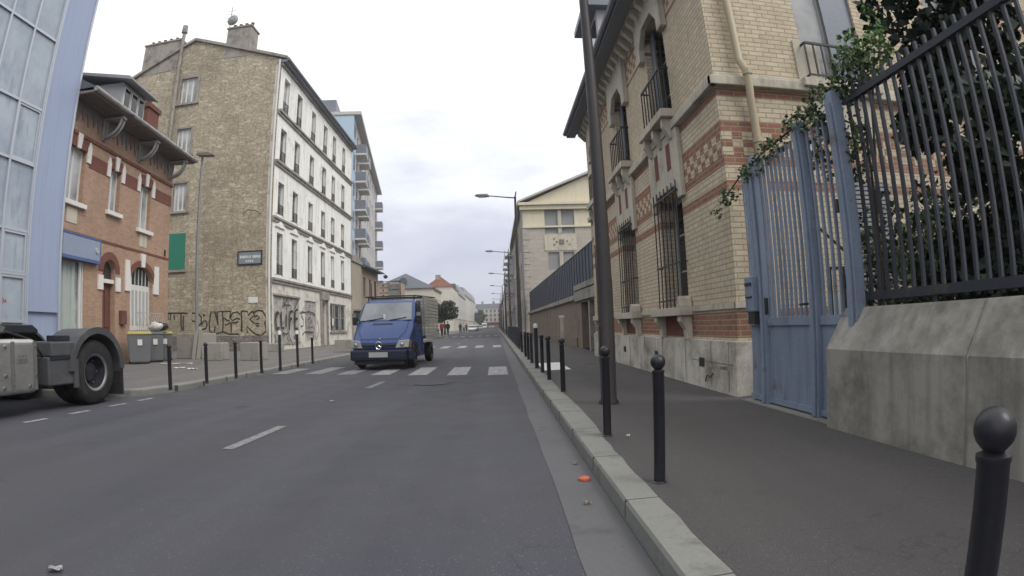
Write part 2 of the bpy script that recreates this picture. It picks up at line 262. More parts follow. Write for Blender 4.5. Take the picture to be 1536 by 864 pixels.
# ------------------------------------------------------------------ mesh helpers
def frame(ox,oy,dx,dy,oz=0.0):
    """elevation frame: local x runs along the wall, local y goes into the building, z is up"""
    l=math.hypot(dx,dy); dx/=l; dy/=l
    return Matrix(((dx,-dy,0,ox),(dy,dx,0,oy),(0,0,1,oz),(0,0,0,1)))
I4=Matrix.Identity(4)
class MB:
    def __init__(s,F=None): s.v=[]; s.f=[]; s.F=F or I4; s.marks=[]
    def add(s,vs,fs):
        b=len(s.v); s.marks.append((b,len(s.f))); s.v+=[s.F@Vector(p) for p in vs]; s.f+=[tuple(i+b for i in f) for f in fs]; return s
    def box(s,x0,x1,y0,y1,z0,z1):
        return s.add([(x0,y0,z0),(x1,y0,z0),(x1,y1,z0),(x0,y1,z0),(x0,y0,z1),(x1,y0,z1),(x1,y1,z1),(x0,y1,z1)],
            [(0,3,2,1),(4,5,6,7),(0,1,5,4),(1,2,6,5),(2,3,7,6),(3,0,4,7)])
    def quad(s,*p): return s.add(p,[tuple(range(len(p)))])
    def prism(s,pts,a,b,axis=1):
        """extrude a 2-D outline between a and b along an axis (0 x, 1 y, 2 z)"""
        def mk(p,t): return {0:(t,p[0],p[1]),1:(p[0],t,p[1]),2:(p[0],p[1],t)}[axis]
        n=len(pts); vs=[mk(p,a) for p in pts]+[mk(p,b) for p in pts]
        return s.add(vs,[tuple(range(n))[::-1],tuple(range(n,2*n))]+[(i,(i+1)%n,n+(i+1)%n,n+i) for i in range(n)])
    def tube(s,pts,r,n=8,flat=1.0,caps=True):
        pts=[Vector(p) for p in pts]; rs=r if hasattr(r,'__len__') else [r]*len(pts); vs=[];fs=[]; prev=None
        for i,p in enumerate(pts):
            d=(pts[min(i+1,len(pts)-1)]-pts[max(i-1,0)]).normalized()
            if prev is None:
                up=Vector((0,1,0)) if abs(d.y)<.9 else Vector((0,0,1)); a=d.cross(up).normalized()
            else: a=(prev-d*prev.dot(d)); a=a.normalized() if a.length>1e-6 else d.orthogonal().normalized()
            prev=a; b=d.cross(a)
            for j in range(n):
                t=2*PI*j/n; o=(a*math.cos(t)+b*math.sin(t))*rs[i]
                if flat!=1: o.y*=flat
                vs.append(p+o)
        for i in range(len(pts)-1):
            for j in range(n): fs.append((i*n+j,i*n+(j+1)%n,(i+1)*n+(j+1)%n,(i+1)*n+j))
        if caps: fs+=[tuple(range(n))[::-1],tuple(range((len(pts)-1)*n,len(pts)*n))]
        return s.add(vs,fs)
    def lathe(s,prof,c=(0,0,0),n=16,axis=2):
        vs=[];fs=[]; m=len(prof)
        for i in range(n):
            t=2*PI*i/n
            for r,h in prof:
                p={2:(r*math.cos(t),r*math.sin(t),h),0:(h,r*math.cos(t),r*math.sin(t)),1:(r*math.cos(t),h,r*math.sin(t))}[axis]
                vs.append((p[0]+c[0],p[1]+c[1],p[2]+c[2]))
        for i in range(n):
            j=(i+1)%n
            for q in range(m-1): fs.append((i*m+q,j*m+q,j*m+q+1,i*m+q+1))
        return s.add(vs,fs)
    def wall(s,x0,x1,z0,z1,holes=(),th=.22,y=0.0):
        xs=sorted({x0,x1}|{h[0] for h in holes}|{h[1] for h in holes}); zs=sorted({z0,z1}|{h[2] for h in holes}|{h[3] for h in holes})
        for a,b in zip(xs,xs[1:]):
            for c,d in zip(zs,zs[1:]):
                if any(h[0]<(a+b)/2<h[1] and h[2]<(c+d)/2<h[3] for h in holes): continue
                s.quad((a,y,c),(b,y,c),(b,y,d),(a,y,d))
        for h in holes:
            a,b,c,d=h[:4]; rise=h[4] if len(h)>4 else 0
            s.quad((a,y,c),(a,y+th,c),(a,y+th,d),(a,y,d)); s.quad((b,y,c),(b,y,d),(b,y+th,d),(b,y+th,c)); s.quad((a,y,c),(b,y,c),(b,y+th,c),(a,y+th,c))
            if not rise: s.quad((a,y,d),(a,y+th,d),(b,y+th,d),(b,y,d))
            else:
                n=12; cx=(a+b)/2; hw=(b-a)/2
                P=[(cx-hw*math.cos(PI*i/n),d-rise+rise*math.sin(PI*i/n)) for i in range(n+1)]
                for p,q in zip(P,P[1:]):
                    s.quad((p[0],y,p[1]),(q[0],y,q[1]),(q[0],y,d),(p[0],y,d)); s.quad((p[0],y,p[1]),(p[0],y+th,p[1]),(q[0],y+th,q[1]),(q[0],y,q[1]))
        return s
    def arc(s,cx,cz,r0,r1,t0,t1,y0,y1,n=14,sz=1.0):
        """a flat arched ring in the wall plane, t in degrees"""
        P=[]
        for i in range(n+1):
            t=R(t0+(t1-t0)*i/n); P.append((math.cos(t),math.sin(t)*sz))
        vs=[];fs=[]
        for c,z in P: vs+=[(cx+c*r0,y0,cz+z*r0),(cx+c*r1,y0,cz+z*r1),(cx+c*r1,y1,cz+z*r1),(cx+c*r0,y1,cz+z*r0)]
        for i in range(n):
            a=i*4; b=a+4
            fs+=[(a,b,b+1,a+1),(a+1,b+1,b+2,a+2),(a+3,a+2,b+2,b+3),(a,a+3,b+3,b)]
        return s.add(vs,fs+[(0,1,2,3),(n*4+3,n*4+2,n*4+1,n*4)])
    def each(s,name,mat,root,k=1,**kw):
        """every k shapes added become one object of their own"""
        out=[]; mk=s.marks+[(len(s.v),len(s.f))]
        for i in range(0,len(s.marks),k):
            a=mk[i]; b=mk[min(i+k,len(s.marks))]; q=MB(); q.v=s.v[a[0]:b[0]]; q.f=[tuple(x-a[0] for x in f) for f in s.f[a[1]:b[1]]]; out.append(q.build(name,mat,root,**kw))
        return out
    def build(s,name,mat,root=None,smooth=False,bevel=0,seg=2):
        me=bpy.data.meshes.new(name); off=root.location if root is not None and root.type=='EMPTY' else (ROOTLOC.get(root.name,Vector()) if root is not None else Vector())
        me.from_pydata([v-Vector(off) for v in s.v],[],s.f); me.update()
        bm=bmesh.new(); bm.from_mesh(me); bmesh.ops.recalc_face_normals(bm,faces=bm.faces); bm.to_mesh(me); bm.free()
        me.materials.append(M[mat] if isinstance(mat,str) else mat)
        o=bpy.data.objects.new(name,me); COL.objects.link(o)
        if smooth:
            for p in me.polygons: p.use_smooth=True
            if smooth!='all':
                try: me.set_sharp_from_angle(angle=R(40))
                except Exception: pass
        if bevel:
            b=o.modifiers.new('bevel','BEVEL'); b.width=bevel; b.segments=seg; b.limit_method='ANGLE'; b.angle_limit=R(35)
        if root is not None:
            o.parent=root
            ROOTLOC[o.name]=Vector(off)
        return o
ROOTLOC={}
def thing(name,label,cat,loc=(0,0,0),group=None):
    o=bpy.data.objects.new(name,None); o.empty_display_size=.2; COL.objects.link(o); o.location=loc
    o['label']=label; o['category']=cat
    if group: o['group']=group
    return o
def tag(o,label,cat,group=None):
    o['label']=label; o['category']=cat
    if group: o['group']=group
    return o
def struct(o): o['kind']='structure'; return o
def dup(root,loc,rz=0.0,label=None,scale=None):
    c=root.copy(); COL.objects.link(c); c.location=loc; c.rotation_euler=(0,0,rz)
    if scale: c.scale=scale
    if label: c['label']=label
    def kids(a,b):
        for ch in list(a.children):
            d=ch.copy(); COL.objects.link(d); d.parent=b; kids(ch,d)
    kids(root,c); return c
def centre(o,loc):
    """move a mesh's own origin to loc (its base) without moving the mesh"""
    d=Vector(loc)-o.location
    for v in o.data.vertices: v.co-=d
    o.location=Vector(loc); return o
def text(name,body,size,M4,mat,root,ext=.002):
    cu=bpy.data.curves.new(name,'FONT'); cu.body=body; cu.size=size; cu.extrude=ext; cu.align_x='CENTER'; cu.align_y='CENTER'
    o=bpy.data.objects.new(name,cu); COL.objects.link(o); dg=bpy.context.evaluated_depsgraph_get()
    me=bpy.data.meshes.new_from_object(o.evaluated_get(dg)); bpy.data.objects.remove(o)
    off=Matrix.Translation(-Vector(root.location if root.type=='EMPTY' else ROOTLOC.get(root.name,Vector())))
    me.transform(off@M4); me.materials.clear(); me.materials.append(M[mat]); t=bpy.data.objects.new(name,me); COL.objects.link(t); t.parent=root; return t
def leaves(m,spots,n,size,seed=1,droop=.3):
    """n bent leaf faces spread through ellipsoid clumps (cx,cy,cz,rx,ry,rz)"""
    rnd=random.Random(seed); tot=sum(q[3]*q[4]*q[5] for q in spots)
    for q in spots:
        for _ in range(max(3,int(n*q[3]*q[4]*q[5]/tot))):
            while True:
                a=Vector((rnd.uniform(-1,1),rnd.uniform(-1,1),rnd.uniform(-1,1)))
                if a.length<1 and (a.length>.45 or rnd.random()<.35): break
            p=Vector((q[0]+a.x*q[3],q[1]+a.y*q[4],q[2]+a.z*q[5])); l=size*rnd.uniform(.6,1.4); w=l*rnd.uniform(.32,.5)
            d=Vector((rnd.gauss(0,1),rnd.gauss(0,1),rnd.gauss(-droop,.7))).normalized(); e=d.orthogonal(); e.rotate(Matrix.Rotation(rnd.uniform(0,6.3),3,d)); nn=d.cross(e)
            m.add([p,p+d*l*.45+e*w+nn*w*.25,p+d*l,p+d*l*.45-e*w+nn*w*.25],[(0,1,2),(0,2,3)])
    return m
def window(F,root,a,b,c,d,y,fm='frame',gm='window',bars=(1,2),fw=.05,rise=0,curtain=None,sill=None):
    """a framed casement set back in its opening: frame, glazing (one sub-part) and, if asked, a curtain behind"""
    m=MB(F); t=.05
    m.box(a,a+fw,y,y+t,c,d).box(b-fw,b,y,y+t,c,d).box(a+fw,b-fw,y,y+t,c,c+fw).box(a+fw,b-fw,y,y+t,d-fw,d)
    for i in range(1,bars[0]+1):
        x=a+(b-a)*i/(bars[0]+1); m.box(x-fw*.6,x+fw*.6,y+.004,y+t-.004,c+fw,d-fw)
    for i in range(1,bars[1]+1):
        z=c+(d-c)*i/(bars[1]+1); m.box(a+fw,b-fw,y+.012,y+t-.012,z-.014,z+.014)
    w=m.build('window',fm,root)
    MB(F).box(a+.01,b-.01,y+.02,y+.03,c+.01,d-.01).build('pane',gm,w)
    return w
def railing(F,root,a,b,c,h,y0,y1,n=7,mat='iron',name='railing',r=.011):
    m=MB(F)
    m.box(a,b,y0-.015,y0+.015,c+h-.02,c+h+.015).box(a,b,y0-.01,y0+.01,c+.03,c+.055)
    for i in range(n+1):
        x=a+(b-a)*i/n; m.box(x-r,x+r,y0-r*.9,y0+r*.9,c+.02,c+h-.01)
    if y1>y0:
        for x in (a,b): m.box(x-.012,x+.012,y0+.016,y1,c+h-.018,c+h+.012).box(x-.012,x+.012,y0+.012,y1,c+.03,c+.052)
    return m.build(name,mat,root)

# ------------------------------------------------------------------ camera, sky, sun
# wide action-camera lens: theta = r + K r^3 with r = pixels / F
F_,K_,PITCH,ROLL,YAW,H=820.0,-0.0388,0.0681,-0.0363,R(-1.8186),1.13
cd=bpy.data.cameras.new('camera'); cam=bpy.data.objects.new('camera',cd); COL.objects.link(cam); S.camera=cam
cd.type='PANO'; cd.clip_start=.02; cd.clip_end=5000; cd.sensor_width=36; cd.sensor_height=20.25; cd.sensor_fit='HORIZONTAL'
_c=(1536/36)/F_
for tgt in (cd, getattr(cd,'cycles',None)):
    if tgt is None: continue
    try:
        tgt.panorama_type='FISHEYE_LENS_POLYNOMIAL'; tgt.fisheye_fov=R(200)
        tgt.fisheye_polynomial_k0=0; tgt.fisheye_polynomial_k1=-_c; tgt.fisheye_polynomial_k2=0; tgt.fisheye_polynomial_k3=-K_*_c**3; tgt.fisheye_polynomial_k4=0
    except Exception: pass
cam.matrix_world=Matrix.Translation((0,0,H))@Matrix.Rotation(YAW,4,'Z')@Matrix.Rotation(PITCH,4,'X')@Matrix.Rotation(R(90),4,'X')@Matrix.Rotation(ROLL,4,'Z')

SUN_EL,SUN_AZ=R(47),R(128)      # azimuth from +Y towards +X
W=bpy.data.worlds.new('World'); S.world=W; W.use_nodes=True; wt=W.node_tree; wt.nodes.clear()
def wn(ty,**kw):
    n=wt.nodes.new(ty)
    for a,v in kw.items(): setattr(n,a,v)
    return n
wo=wn('ShaderNodeOutputWorld'); wb=wn('ShaderNodeBackground'); wb.inputs['Strength'].default_value=.1; wt.links.new(wb.outputs[0],wo.inputs[0])
sk=wn('ShaderNodeTexSky'); sk.sky_type='NISHITA'; sk.sun_disc=False; sk.sun_elevation=SUN_EL; sk.sun_rotation=SUN_AZ; sk.air_density=1; sk.dust_density=2
tc=wn('ShaderNodeTexCoord'); mp=wn('ShaderNodeMapping'); mp.inputs['Scale'].default_value=(1,1,2.6); wt.links.new(tc.outputs['Generated'],mp.inputs[0])
nz=wn('ShaderNodeTexNoise'); nz.inputs['Scale'].default_value=2.6; nz.inputs['Detail'].default_value=7; nz.inputs['Roughness'].default_value=.55; wt.links.new(mp.outputs[0],nz.inputs['Vector'])
sx=wn('ShaderNodeSeparateXYZ'); wt.links.new(tc.outputs['Generated'],sx.inputs[0])
# elevation + cloud noise decide how bright the overcast is
el=wn('ShaderNodeMath',operation='MULTIPLY_ADD'); wt.links.new(nz.outputs['Fac'],el.inputs[0]); el.inputs[1].default_value=.72; wt.links.new(sx.outputs[2],el.inputs[2])
cr=wn('ShaderNodeValToRGB'); E_=cr.color_ramp.elements
stops=[(.28,(6.6,6.75,7.5)),(.42,(5.5,5.75,7.0)),(.54,(6.7,6.95,8.0)),(.66,(8.9,9.1,9.7)),(.84,(11.2,11.3,11.5)),(1.,(12.4,12.4,12.4))]
while len(E_)<len(stops): E_.new(.5)
for e,(p,c) in zip(E_,stops): e.position=p; e.color=(*c,1)
wt.links.new(el.outputs[0],cr.inputs[0])
mx=wn('ShaderNodeMix',data_type='RGBA'); mx.inputs[0].default_value=.93; wt.links.new(sk.outputs[0],mx.inputs[6]); wt.links.new(cr.outputs[0],mx.inputs[7]); wt.links.new(mx.outputs[2],wb.inputs['Color'])
sl=bpy.data.lights.new('sun','SUN'); sl.energy=1.5; sl.angle=R(28); sl.color=(1,.975,.95); so=bpy.data.objects.new('sun',sl); COL.objects.link(so)
sd=Vector((math.sin(SUN_AZ)*math.cos(SUN_EL),math.cos(SUN_AZ)*math.cos(SUN_EL),math.sin(SUN_EL))); so.rotation_euler=sd.to_track_quat('Z','Y').to_euler(); so.location=sd*60
S.view_settings.view_transform='Standard'; S.view_settings.look='None'; S.view_settings.exposure=0.24; S.view_settings.gamma=1
try: S.cycles.use_denoising=True; S.cycles.max_bounces=6; S.cycles.caustics_reflective=False; S.cycles.caustics_refractive=False
except Exception: pass

# ------------------------------------------------------------------ ground, road, pavements
PV=.12
struct(MB().quad((-1500,-1500,-.06),(1500,-1500,-.06),(1500,1500,-.06),(-1500,1500,-.06)).build('ground','earth'))
struct(MB().quad((-8.9,-30,0),(.66,-30,0),(.66,420,0),(-8.9,420,0)).build('road','asphalt'))
LK=[(-8.7,-30),(-8.7,7.55),(-8.3,7.9),(-6.95,8.3),(-6.45,8.7),(-6.24,9.5),(-6.18,11),(-6.17,20),(-6.2,60),(-6.3,130),(-6.3,420)]
def offset(P,d):
    o=[]
    for i,p in enumerate(P):
        a=Vector(P[max(0,i-1)]); b=Vector(P[min(len(P)-1,i+1)]); t=(b-a).normalized(); o.append((p[0]-t.y*d,p[1]+t.x*d))
    return o
def strip(m,A,B,z):
    for i in range(len(A)-1): m.quad((*A[i],z),(*B[i],z),(*B[i+1],z),(*A[i+1],z))
def kerb(name,P,w,h,sgn):
    m=MB(); ch=.02
    A=P; B=offset(P,sgn*.012); Cc=offset(P,sgn*w)
    for i in range(len(P)-1):
        q=[(*A[i],-.05),(*A[i],h-ch),(*B[i],h),(*Cc[i],h),(*Cc[i],-.05)]; r_=[(*A[i+1],-.05),(*A[i+1],h-ch),(*B[i+1],h),(*Cc[i+1],h),(*Cc[i+1],-.05)]
        for j in range(4): m.quad(q[j],r_[j],r_[j+1],q[j+1])
    return struct(m.build(name,'kerb'))
def subdiv(P,step=1.05,upto=30):
    o=[P[0]]
    for a,b in zip(P,P[1:]):
        o.append(b)
    return o
kerb('left_kerb',LK,.24,PV+.006,1)
RK=[(.68,-30),(.68,60),(.72,120),(.72,420)]
kerb('right_kerb',RK,.27,PV+.006,-1)
m=MB(); A=offset(LK,.235); strip(m,A,[(-40,p[1]) for p in A],PV); struct(m.build('left_pavement','asphalt3'))
m=MB().quad((.94,-30,PV),(60,-30,PV),(60,420,PV),(.94,420,PV)); struct(m.build('right_pavement','asphalt2'))
rnd=random.Random(8); E1=[(.865+.08*min(1,max(0,(i*.22-9.0)/3.2))+rnd.uniform(-.010,.010)+.010*math.sin(i*.37),i*.22-6) for i in range(160)]; m=MB(); strip(m,E1,[(1.0,p[1]) for p in E1],PV+.0085); struct(m.build('pavement_edge','asphalt2'))
# concrete gutter beside the right kerb, one slab edge wandering a little
rnd=random.Random(3); P=[(.36+rnd.uniform(-.012,.012),y*.7-8) for y in range(0,60)]+[(.36,420)]
m=MB(); strip(m,P,[(.675,p[1]) for p in P],.004); struct(m.build('gutter','gutter'))
# kerb joints: thin dark strips laid across the kerb
m=MB()
for i in range(34):
    y=-1.3+i*1.06+rnd.uniform(-.04,.04); m.box(.678,.951,y-.004,y+.004,.02,PV+.0072)
struct(m.build('kerb_joints','patch'))
m=MB()
for i in range(26): 
    y=9.5+i*1.05; m.box(-6.43,-6.165,y-.006,y+.006,.02,PV+.0072)
struct(m.build('kerb_joints','patch'))
def marks(name,quads,mat,z=.005):
    m=MB()
    for (x0,y0,x1,y1,s_) in quads: m.quad((x0,y0,z),(x1,y0,z),(x1+s_,y1,z),(x0+s_,y1,z))
    return struct(m.build(name,mat))
marks('crosswalk_marking',[(.24-i*.973-.47,12.55+i*.27,.24-i*.973,15.05+i*.27,.0) for i in range(4)],'paint')
marks('crosswalk_marking',[(.24-i*.973-.47,12.55+i*.27,.24-i*.973,15.05+i*.27,.0) for i in (4,5)]+[(.24-6*.973-.47,13.9,.24-6*.973,15.9,.0)],'oldpaint')
marks('crosswalk_marking',[(.24-i*.973-.45,28.8+i*.25,.24-i*.973,31.9+i*.25,.0) for i in range(7)],'paint')
marks('crosswalk_marking',[(.2-i*.973-.45,62,.2-i*.973,66,.0) for i in range(7)],'paint')
marks('centre_line_marking',[(-2.70,4.87,-2.58,6.2,.05),(-2.58,10.4,-2.46,11.6,.06),(-2.62,20,-2.5,21.4,0),(-2.62,36,-2.5,38,0),(-2.62,45,-2.5,47,0),(-2.62,-1,-2.5,.3,0)],'oldpaint')
marks('parking_line_marking',[(-6.12,y,-6.02,y+.42,.02) for y in (-.9,.05,1.0,1.95,2.9,3.75,4.45,5.42,6.33,7.25,8.05)],'paint')
struct(MB().quad((-1.95,10.75,.0045),(-.98,10.7,.0045),(-.93,11.25,.0045),(-1.9,11.35,.0045)).build('road_patch','patch'))
struct(MB().box(1.02,1.60,11.85,14.1,PV-.02,PV+.005).build('tactile_paving','white'))
struct(MB().box(2.86,3.12,4.16,6.05,PV-.02,PV+.012).build('gate_threshold','kerb'))
m=MB().lathe([(0,.0),(.34,.0),(.34,.007),(.30,.007),(.29,.004),(0,.006)],(-1.36,11.02,.004),24); tag(m.build('manhole_cover','scrap'),'dark round manhole cover in the asphalt before the zebra crossing','manhole cover')

# ------------------------------------------------------------------ blue glass building (left)
bg=thing('glass_building','blue-grey clad building with a wall of cloudy glass panes at the left edge','building',(-12.2,6,PV))
F=frame(-12.2,-4,0,1)       # local x = y+4
g1=15.1; top=17
MB(F).box(g1,16.4,-.03,8,1.72,top).box(-2,g1+.02,.12,8,PV,top).build('cladding','bluepanel',bg)
MB(F).box(g1,16.4,.06,8,PV,1.72).build('base_panel','bluepanel',bg)
MB(F).box(16.33,16.41,-.06,-.031,PV,top).box(g1-.02,g1+.03,-.07,-.032,PV,top).build('edge_trim','alu',bg)
cols=[15.06,14.13,13.2,12.27,11.34,10.41,9.48,8.55]; rows=[PV,1.45,2.65,3.77,5.55,7.12,9.25,10.9,12.5,14.1,15.7]
m=MB(F)
for x in cols: m.box(x-.03,x+.03,-.05,.05,PV,top-.5)
for i,z in enumerate(rows): 
    for a,b in zip(cols[1:],cols): m.box(a+.03,b-.03,-.04,.05,z-.035,z+.035)
m.build('mullions','alu',bg)
for i in range(len(cols)-1):
    for j in range(len(rows)-1):
        p=MB(F).box(cols[i+1]+.03,cols[i]-.03,.02,.04,rows[j]+.035,rows[j+1]-.035).build('pane','frost',bg)
    if i in (0,2): # opening light with its own frame
        f=MB(F); a,b,c,d=cols[i+1]+.04,cols[i]-.04,rows[5]+.04,rows[6]-.5
        a,b,c,d=cols[i+1]+.035,cols[i]-.035,rows[4]+.04,rows[5]-.04
        f.box(a,a+.05,-.02,.018,c,d).box(b-.05,b,-.02,.018,c,d).box(a+.05,b-.05,-.02,.018,c,c+.05).box(a+.05,b-.05,-.02,.018,d-.05,d); f.build('window_sash','alu',bg)
f=MB(F); a,b=cols[1]+.035,cols[0]-.035
for c,d in ((rows[0]+.04,rows[2]-.04),(rows[2]+.04,rows[3]-.04)):
    f.box(a,a+.06,-.03,.018,c,d).box(b-.06,b,-.03,.018,c,d).box(a+.06,b-.06,-.03,.018,c,c+.06).box(a+.06,b-.06,-.03,.018,d-.06,d)
f.build('door_frame','alu',bg)
text('house_number','34',.16,frame(-12.2,-4,0,1)@Matrix.Translation((14.35,.012,1.95))@Matrix.Rotation(PI/2,4,'X'),'redpaint',bg)

# ------------------------------------------------------------------ orange brick house
ob=thing('brick_house','orange brick house with white arch stones and deep bracketed eaves beside glass building','house',(-12.9,16,PV))
F=frame(-12.45,12.4,-.8,7.4); L=7.45; EZ=8.15
H_=[(.25,1.22,5.05,6.72),(2.72,3.42,5.18,6.62),(4.83,5.72,4.95,6.62),(2.64,3.42,PV,3.56,.40),(4.42,6.15,1.25,3.58,.72),(.3,1.55,PV,3.3)]
MB(F).wall(0,L,PV,EZ,H_,.28).quad((L,0,PV),(L,9,PV),(L,9,EZ),(L,0,EZ)).quad((0,0,PV),(0,9,PV),(0,9,EZ),(0,0,EZ)).quad((0,9,PV),(L,9,PV),(L,9,EZ),(0,9,EZ)).build('wall','orange',ob)
MB(F).box(.02,L-.02,.6,8.9,PV,EZ-.1).build('dark_backing','dark_backing',ob)
m=MB(F)
for a,b in ((0,.05),(1.42,2.5),(3.62,4.62),(5.95,L)): m.box(a,b,-.012,.05,6.28,6.72)
m.box(0,L,-.02,.05,4.08,4.16)
m.arc(3.03,3.17,.40,.66,0,180,-.03,.05,16,1.0).arc(5.285,2.88,.88,1.14,8,172,-.03,.05,18,.80)
for a,b,z in ((.25,1.22,6.72),(2.72,3.42,6.62),(4.83,5.72,6.62)): m.prism([(a-.12,z),(b+.12,z),(b+.05,z+.34),((a+b)/2,z+.42),(a-.05,z+.34)],-.02,.06,1)
m.build('red_brick_band','redbrick',ob)
m=MB(F)
for a,b,z in ((.25,1.22,6.72),(2.72,3.42,6.62),(4.83,5.72,6.62)):
    for x in (a-.24,b+.02): m.prism([(x,z-.32),(x+.22,z-.32),(x+.22,z+.15),(x+.11,z+.36),(x,z+.15)],-.045,.05,1)
    c=(a+b)/2; m.prism([(c-.09,z-.01),(c+.09,z-.01),(c+.14,z+.46),(c-.14,z+.46)],-.06,.05,1)
for x in (2.33,3.43): m.box(x,x+.30,-.05,.05,2.55,3.02)
m.box(2.64,3.42,.05,.2,2.80,2.93)
m.prism([(4.05,2.62),(4.42,2.62),(4.42,2.95),(4.30,3.7),(4.05,3.7)],-.06,.05,1); m.prism([(6.15,2.62),(6.55,2.62),(6.55,3.7),(6.28,3.7),(6.15,2.95)],-.06,.05,1); m.prism([(5.17,3.56),(5.40,3.56),(5.46,4.05),(5.11,4.05)],-.07,.05,1)
m.each('white_stone','whitestone',ob)
m=MB(F)
for a,b,z in ((.25,1.22,5.05),(2.72,3.42,5.18),(4.83,5.72,4.95)): m.box(a-.12,b+.16,-.12,.2,z-.14,z)
m.each('sill','whitestone',ob,bevel=.01)
m=MB(F)
for a,b,z in ((.45,1.02,4.86),(5.0,5.55,4.76)): m.box(a,b,-.015,.05,z-.45,z)
m.each('apron_panel','stonetrim',ob)
for a,b,c,d in H_[:3]:
    w=window(F,ob,a,b,c,d,.16,'frame','palepane',(1,0),.07)
    MB(F).box(a+.06,a+(b-a)*.32,.12,.15,c+.03,d-.02).build('shutter_leaf','greyframe',w)
# arched ground-floor openings
d=MB(F).box(2.64,3.42,.2,.25,PV,2.8).build('door','rust',ob)
MB(F).box(2.72,3.0,.18,.199,.4,1.2).box(3.06,3.34,.18,.199,.4,1.2).box(2.72,3.0,.18,.199,1.35,2.6).box(3.06,3.34,.18,.199,1.35,2.6).build('panel','rust',d)
MB(F).lathe([(0,-.05),(.03,-.05),(.03,0),(0,0)],(3.36,.2,1.15),8,1).build('handle','steel',d)
m=MB(F).box(2.64,3.42,.19,.2,2.93,3.58); f=m.build('fanlight','window',ob)
m=MB(F)
for x in (2.66,3.03,3.40): m.box(x-.02,x+.02,.165,.188,2.93,3.56)
m.each('frame','rust',f)
w=MB(F).box(4.42,6.15,.16,.2,1.25,2.9).build('white_shutter','frame',ob); m=MB(F)
for i in range(6): 
    m.box(4.55+i*.27,4.66+i*.27,.135,.158,1.45,2.7)
m.each('louvre','greyframe',w); MB(F).box(4.42,6.15,.17,.2,2.905,3.6).build('glass','window',w)
m=MB(F)
for i in range(7): x=4.5+i*.265; m.box(x-.014,x+.014,.145,.168,2.9,3.5)
m.build('glazing_bar','frame',w)
m=MB(F).box(4.25,6.35,-.32,.0,1.02,1.14); m.box(4.25,6.35,-.36,-.33,1.86,1.89)
for i in range(15):
    x=4.27+i*.147; m.tube([(x,-.34,1.87),(x,-.44,1.5),(x,-.42,1.28),(x,-.30,1.13)],.011,5)
m.build('bowed_balconette','greyframe',ob)
s_=MB(F).box(.2,2.2,-.16,-.002,3.42,4.04).build('shop_fascia','fascia',ob)
MB(F).box(.17,2.23,-.175,-.003,3.32,3.415).box(.17,2.23,-.175,-.003,4.045,4.1).box(2.203,2.24,-.17,-.003,3.416,4.044).build('trim','fasciablue',s_)
MB(F).lathe([(0,-.19),(.09,-.19),(.1,-.161),(0,-.161)],(2.02,0,3.72),14,1).build('alarm_bell','greyframe',s_)
w=MB(F).box(.3,1.55,.12,.14,PV,3.3).build('shop_window','palepane',ob)
m=MB(F); n=44
pts=[(.3+1.0*i/n,.10+.03*math.sin(i*1.5)+.02*math.sin(i*.61)) for i in range(n+1)]
for p,q in zip(pts,pts[1:]): m.quad((p[0],p[1],PV+.1),(q[0],q[1],PV+.1),(q[0]-.08*(p[0]),q[1],3.28),(p[0]-.08*p[0],p[1],3.28))
m.build('curtain','curtain',w,smooth='all')
MB(F).box(1.36,1.44,.03,.09,PV,3.3).box(1.50,1.55,.03,.09,PV,3.3).each('frame','frame',w)
MB(F).box(3.68,4.02,-.13,-.002,1.45,1.92).build('letter_box','rust',ob,bevel=.01)
MB(F).box(7.05,7.1,-.05,-.002,4.2,4.45).build('wall_vent','iron',ob)
# eaves: soffit boards, gutter, curved brackets, roof, dormer, chimney
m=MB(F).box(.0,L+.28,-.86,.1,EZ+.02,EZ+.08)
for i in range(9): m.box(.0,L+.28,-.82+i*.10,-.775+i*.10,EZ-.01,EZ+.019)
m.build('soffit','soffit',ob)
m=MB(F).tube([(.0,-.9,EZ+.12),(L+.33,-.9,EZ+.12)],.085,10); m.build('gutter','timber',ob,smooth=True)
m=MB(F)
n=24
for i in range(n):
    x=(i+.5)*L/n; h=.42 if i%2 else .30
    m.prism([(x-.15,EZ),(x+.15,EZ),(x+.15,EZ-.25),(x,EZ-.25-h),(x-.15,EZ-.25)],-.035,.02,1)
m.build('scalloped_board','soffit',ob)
m=MB(F).box(0,L,-.05,.02,7.10,7.20); m.build('string_course','tile',ob)
for s_x in (2.05,4.55,7.1):
    m=MB(F); prev=None
    for x in (s_x-.09,s_x+.09):
        P=[(x,-.05-.66*math.sin(t*PI/2/8),7.45+.62*(1-math.cos(t*PI/2/8))) for t in range(9)]; m.tube(P,.045,6); m.tube([(x,-.03,EZ-.05),(x,-.03,7.35)],.045,6); m.tube([(x,-.02,EZ-.07),(x,-.8,EZ-.07)],.045,6)
    m.box(s_x-.1,s_x+.1,-.8,-.7,EZ-.12,EZ-.05); m.build('eaves_bracket','greytimber',ob)
m=MB(F); rz=EZ+3.0
m.quad((.0,-.92,EZ+.16),(L+.28,-.92,EZ+.16),(L-1.5,4.5,rz),(.0,4.5,rz)); m.quad((L+.28,-.92,EZ+.16),(L+.28,10,EZ+.16),(L-1.5,4.5,rz)); m.quad((.0,10,EZ+.16),(L+.28,10,EZ+.16),(L-1.5,4.5,rz),(.0,4.5,rz)); m.quad((.0,-.92,EZ+.16),(.0,4.5,rz),(.0,10,EZ+.16))
m.build('roof','slate',ob)
dm=MB(F).box(2.75,4.4,-.05,4,EZ+.5,EZ+1.62).build('dormer','greyframe',ob)
